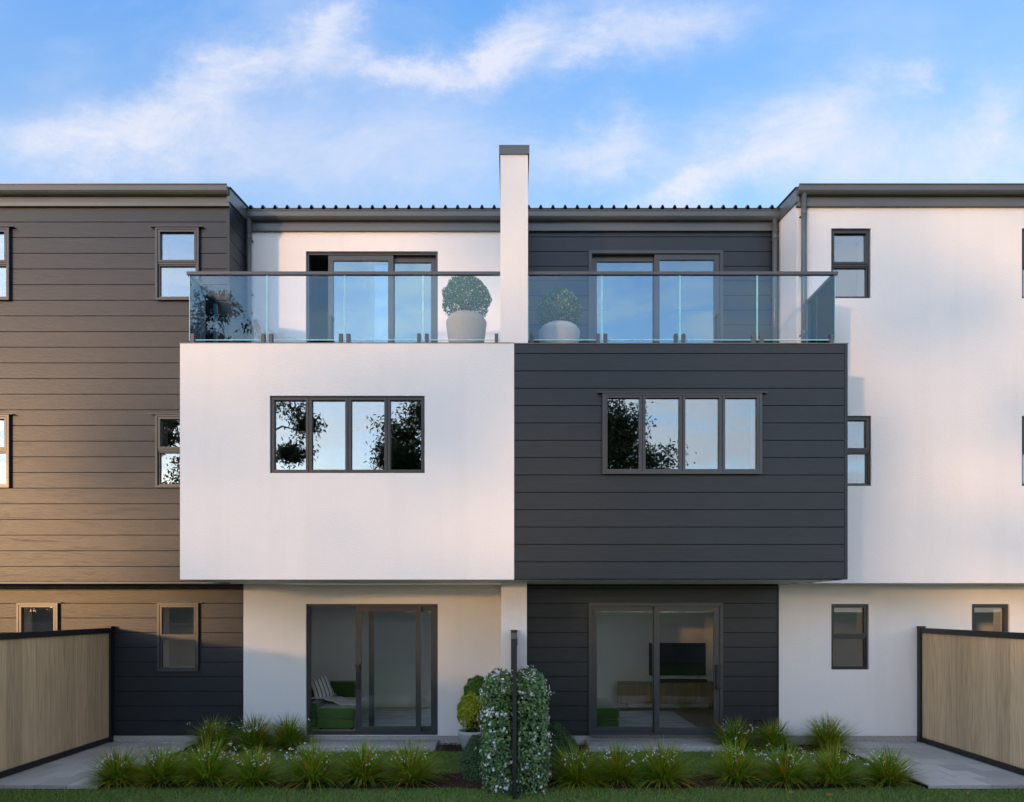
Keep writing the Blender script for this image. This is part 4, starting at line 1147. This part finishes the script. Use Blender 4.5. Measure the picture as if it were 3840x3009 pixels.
# dry leaves on the front lawn
for k, (q, yq, lab) in enumerate([(3110, 2985, 'dry brown leaf on the lawn below the right front plants'), (2965, 2975, 'small dry leaf on the lawn under the front row gap'),
                                  (3630, 2978, 'dry brown leaf on the lawn in front of the right paving'), (3790, 2966, 'curled dry leaf on the lawn close to the right paving edge')]):
    rng = np.random.default_rng(60 + k); y = EYE + .03; d = y * FPX / (yq - 2281); yy = d - 12
    o = put('fallen_leaf', leaf_mesh('fallen_leaf', np.zeros((1, 3)), np.array([[.2, -.4, 1.0]]), .085, .036, rng), 'dead_leaf', None, (PX(q, yy), yy, -.018)); tag(o, lab, 'leaf', 'fallen leaves')

# ------------------------------------------------------------------ behind the camera: what shows in the glass, plus two sun-blocking shrubs added
bw = thing('boundary_wall', 'long grey boundary wall mirrored in the ground floor door glass', 'wall', (0, -18, 0))
for k in range(-13, 13): MB().box(k * 2.4 + .003, k * 2.4 + 2.397, -.09, .09, -.06, 1.56).build('wall_section', 'grey_wall', bw)
for k in range(-13, 13): MB().box(k * 2.4 + .003, k * 2.4 + 2.397, -.12, .12, 1.561, 1.62).build('coping', 'concrete', bw)

def tree(label, x, y, h, base, cr, limbs, nleaf, leaf, seed, droop=0.0, lean=0.0, trunk_r=.22, shape=1.0, clus=.55):
    rng = np.random.default_rng(seed); pr = random.Random(seed)
    t = thing('tree', label, 'tree', (x, y, -.06), 'trees behind the garden')
    m = MB(); ends = []
    top = Vector((lean, rng.uniform(-.5, .5), h * .86))
    pts = [Vector((0, 0, 0)), Vector((lean * .2, .1, h * .25)), Vector((lean * .45, -.1, h * .5)), Vector((lean * .8, .1, h * .7)), top]
    m.tube(pts, [trunk_r, trunk_r * .8, trunk_r * .6, trunk_r * .38, .03], 9, False)
    def on_trunk(f):
        z = f * h; 
        for a, b in zip(pts[:-1], pts[1:]):
            if a.z <= z <= b.z: return a.lerp(b, (z - a.z) / (b.z - a.z))
        return top
    for k in range(limbs):
        f = base / h + (0.84 - base / h) * (k + .5) / limbs
        p0 = on_trunk(f); az = k * 2.4 + pr.uniform(-.4, .4)
        rel = (f - base / h) / (0.9 - base / h)
        L = cr * (math.sin(math.pi * (.18 + .70 * rel)) ** shape) * pr.uniform(.8, 1.1)
        up = pr.uniform(.25, .75)
        d = Vector((math.cos(az), math.sin(az), up)).normalized()
        p1 = p0 + d * L * .5 + Vector((0, 0, .1)); p2 = p0 + d * L + Vector((pr.uniform(-.2, .2), pr.uniform(-.2, .2), -droop * L * .3))
        r = trunk_r * .34 * (1 - rel * .5)
        m.tube([p0, p1, p2], [r, r * .65, r * .22], 6, False); ends.append((p2, 1.0))
        for j in range(5):
            s = pr.uniform(.4, .95); q0 = (p0.lerp(p1, s * 2) if s < .5 else p1.lerp(p2, s * 2 - 1))
            dd = (d + Vector((pr.uniform(-1, 1), pr.uniform(-1, 1), pr.uniform(-.4, .9 - droop)))).normalized()
            q1 = q0 + dd * L * pr.uniform(.22, .45)
            m.tube([q0, q0.lerp(q1, .5) + Vector((0, 0, .06)), q1], [r * .42, r * .28, .012], 4, False); ends.append((q1, .8)); ends.append((q0.lerp(q1, .6), .6))
    ends.append((top, 1.0))
    m.build('trunk', 'bark', t, smooth=True)
    wts = np.array([w for _, w in ends]); c = rng.choice(len(ends), nleaf, p=wts / wts.sum())
    E = np.array([tuple(e) for e, _ in ends])[c]
    P = E + rng.normal(size=(nleaf, 3)) * [clus, clus, clus * .7]
    Nn = rng.normal(size=(nleaf, 3)) + [0, 0, .4]
    ax = rng.normal(size=(nleaf, 3)) + [0, 0, -1.6 * droop]
    o = put('crown', leaf_mesh('crown', P, Nn, leaf, leaf * .38, rng, axis=ax), 'tree_leaf', t); o['kind'] = 'stuff'
tree('tall sparse gum tree with drooping leaves mirrored in the left upper window', -12.3, -28, 19.4, 5.5, 3.6, 11, 9000, .27, 71, .8, -1.0, .26, .8, .30)
tree('leafy gum tree mirrored in the left end of the glass balustrade', -16.8, -29, 20.2, 5.0, 4.0, 17, 16000, .27, 72, .6, .5, .26, .8, .36)
tree('broad dense tree mirrored in the window of the charcoal upper box', 2.3, -28, 13.2, 5.0, 4.5, 26, 42000, .26, 73, .1, 0, .36, .6, .50)
tree('dense tree mirrored in the right end of the white box window', -3.6, -28.6, 12.6, 4.6, 3.4, 20, 20000, .26, 79, .1, 0, .30, .6, .42)
tree('thin young tree near the sunset mirrored in the far left windows', -24.5, -31, 9.5, 2.6, 3.0, 10, 2600, .30, 74, .4, .3, .16, .8)
tree('small leafy tree between the gums behind the garden', -6.4, -31, 10.4, 4.6, 3.0, 12, 7000, .27, 75, .4, 0, .18, .8, .34)

tree('bushy shrub behind the boundary wall mirrored in the left sliding door', -5.4, -20.2, 3.3, .6, 2.1, 20, 9000, .20, 76, .1, 0, .10, .5, .5)
tree('second bushy shrub added behind the boundary wall to block the low sun', -9.2, -20.6, 4.4, .6, 2.3, 20, 9500, .20, 77, .1, 0, .10, .5, .5)  # this shrub and the next are added to keep low sun off the ground floor
tree('third bushy shrub added beneath the gums to block the low sun', -12.8, -21.2, 4.2, .6, 2.0, 18, 7000, .20, 78, .1, 0, .10, .5, .5)

tree('low round shrub behind the boundary wall near the sunset mirrored in the leftmost low window', -22.6, -21.5, 3.0, .4, 1.5, 16, 5000, .20, 80, .1, 0, .08, .5, .42)
tree('low shrub behind the boundary wall mirrored in the low window beside the left paving', -15.9, -22, 3.3, .4, 1.4, 16, 5000, .20, 81, .1, 0, .08, .5, .42)
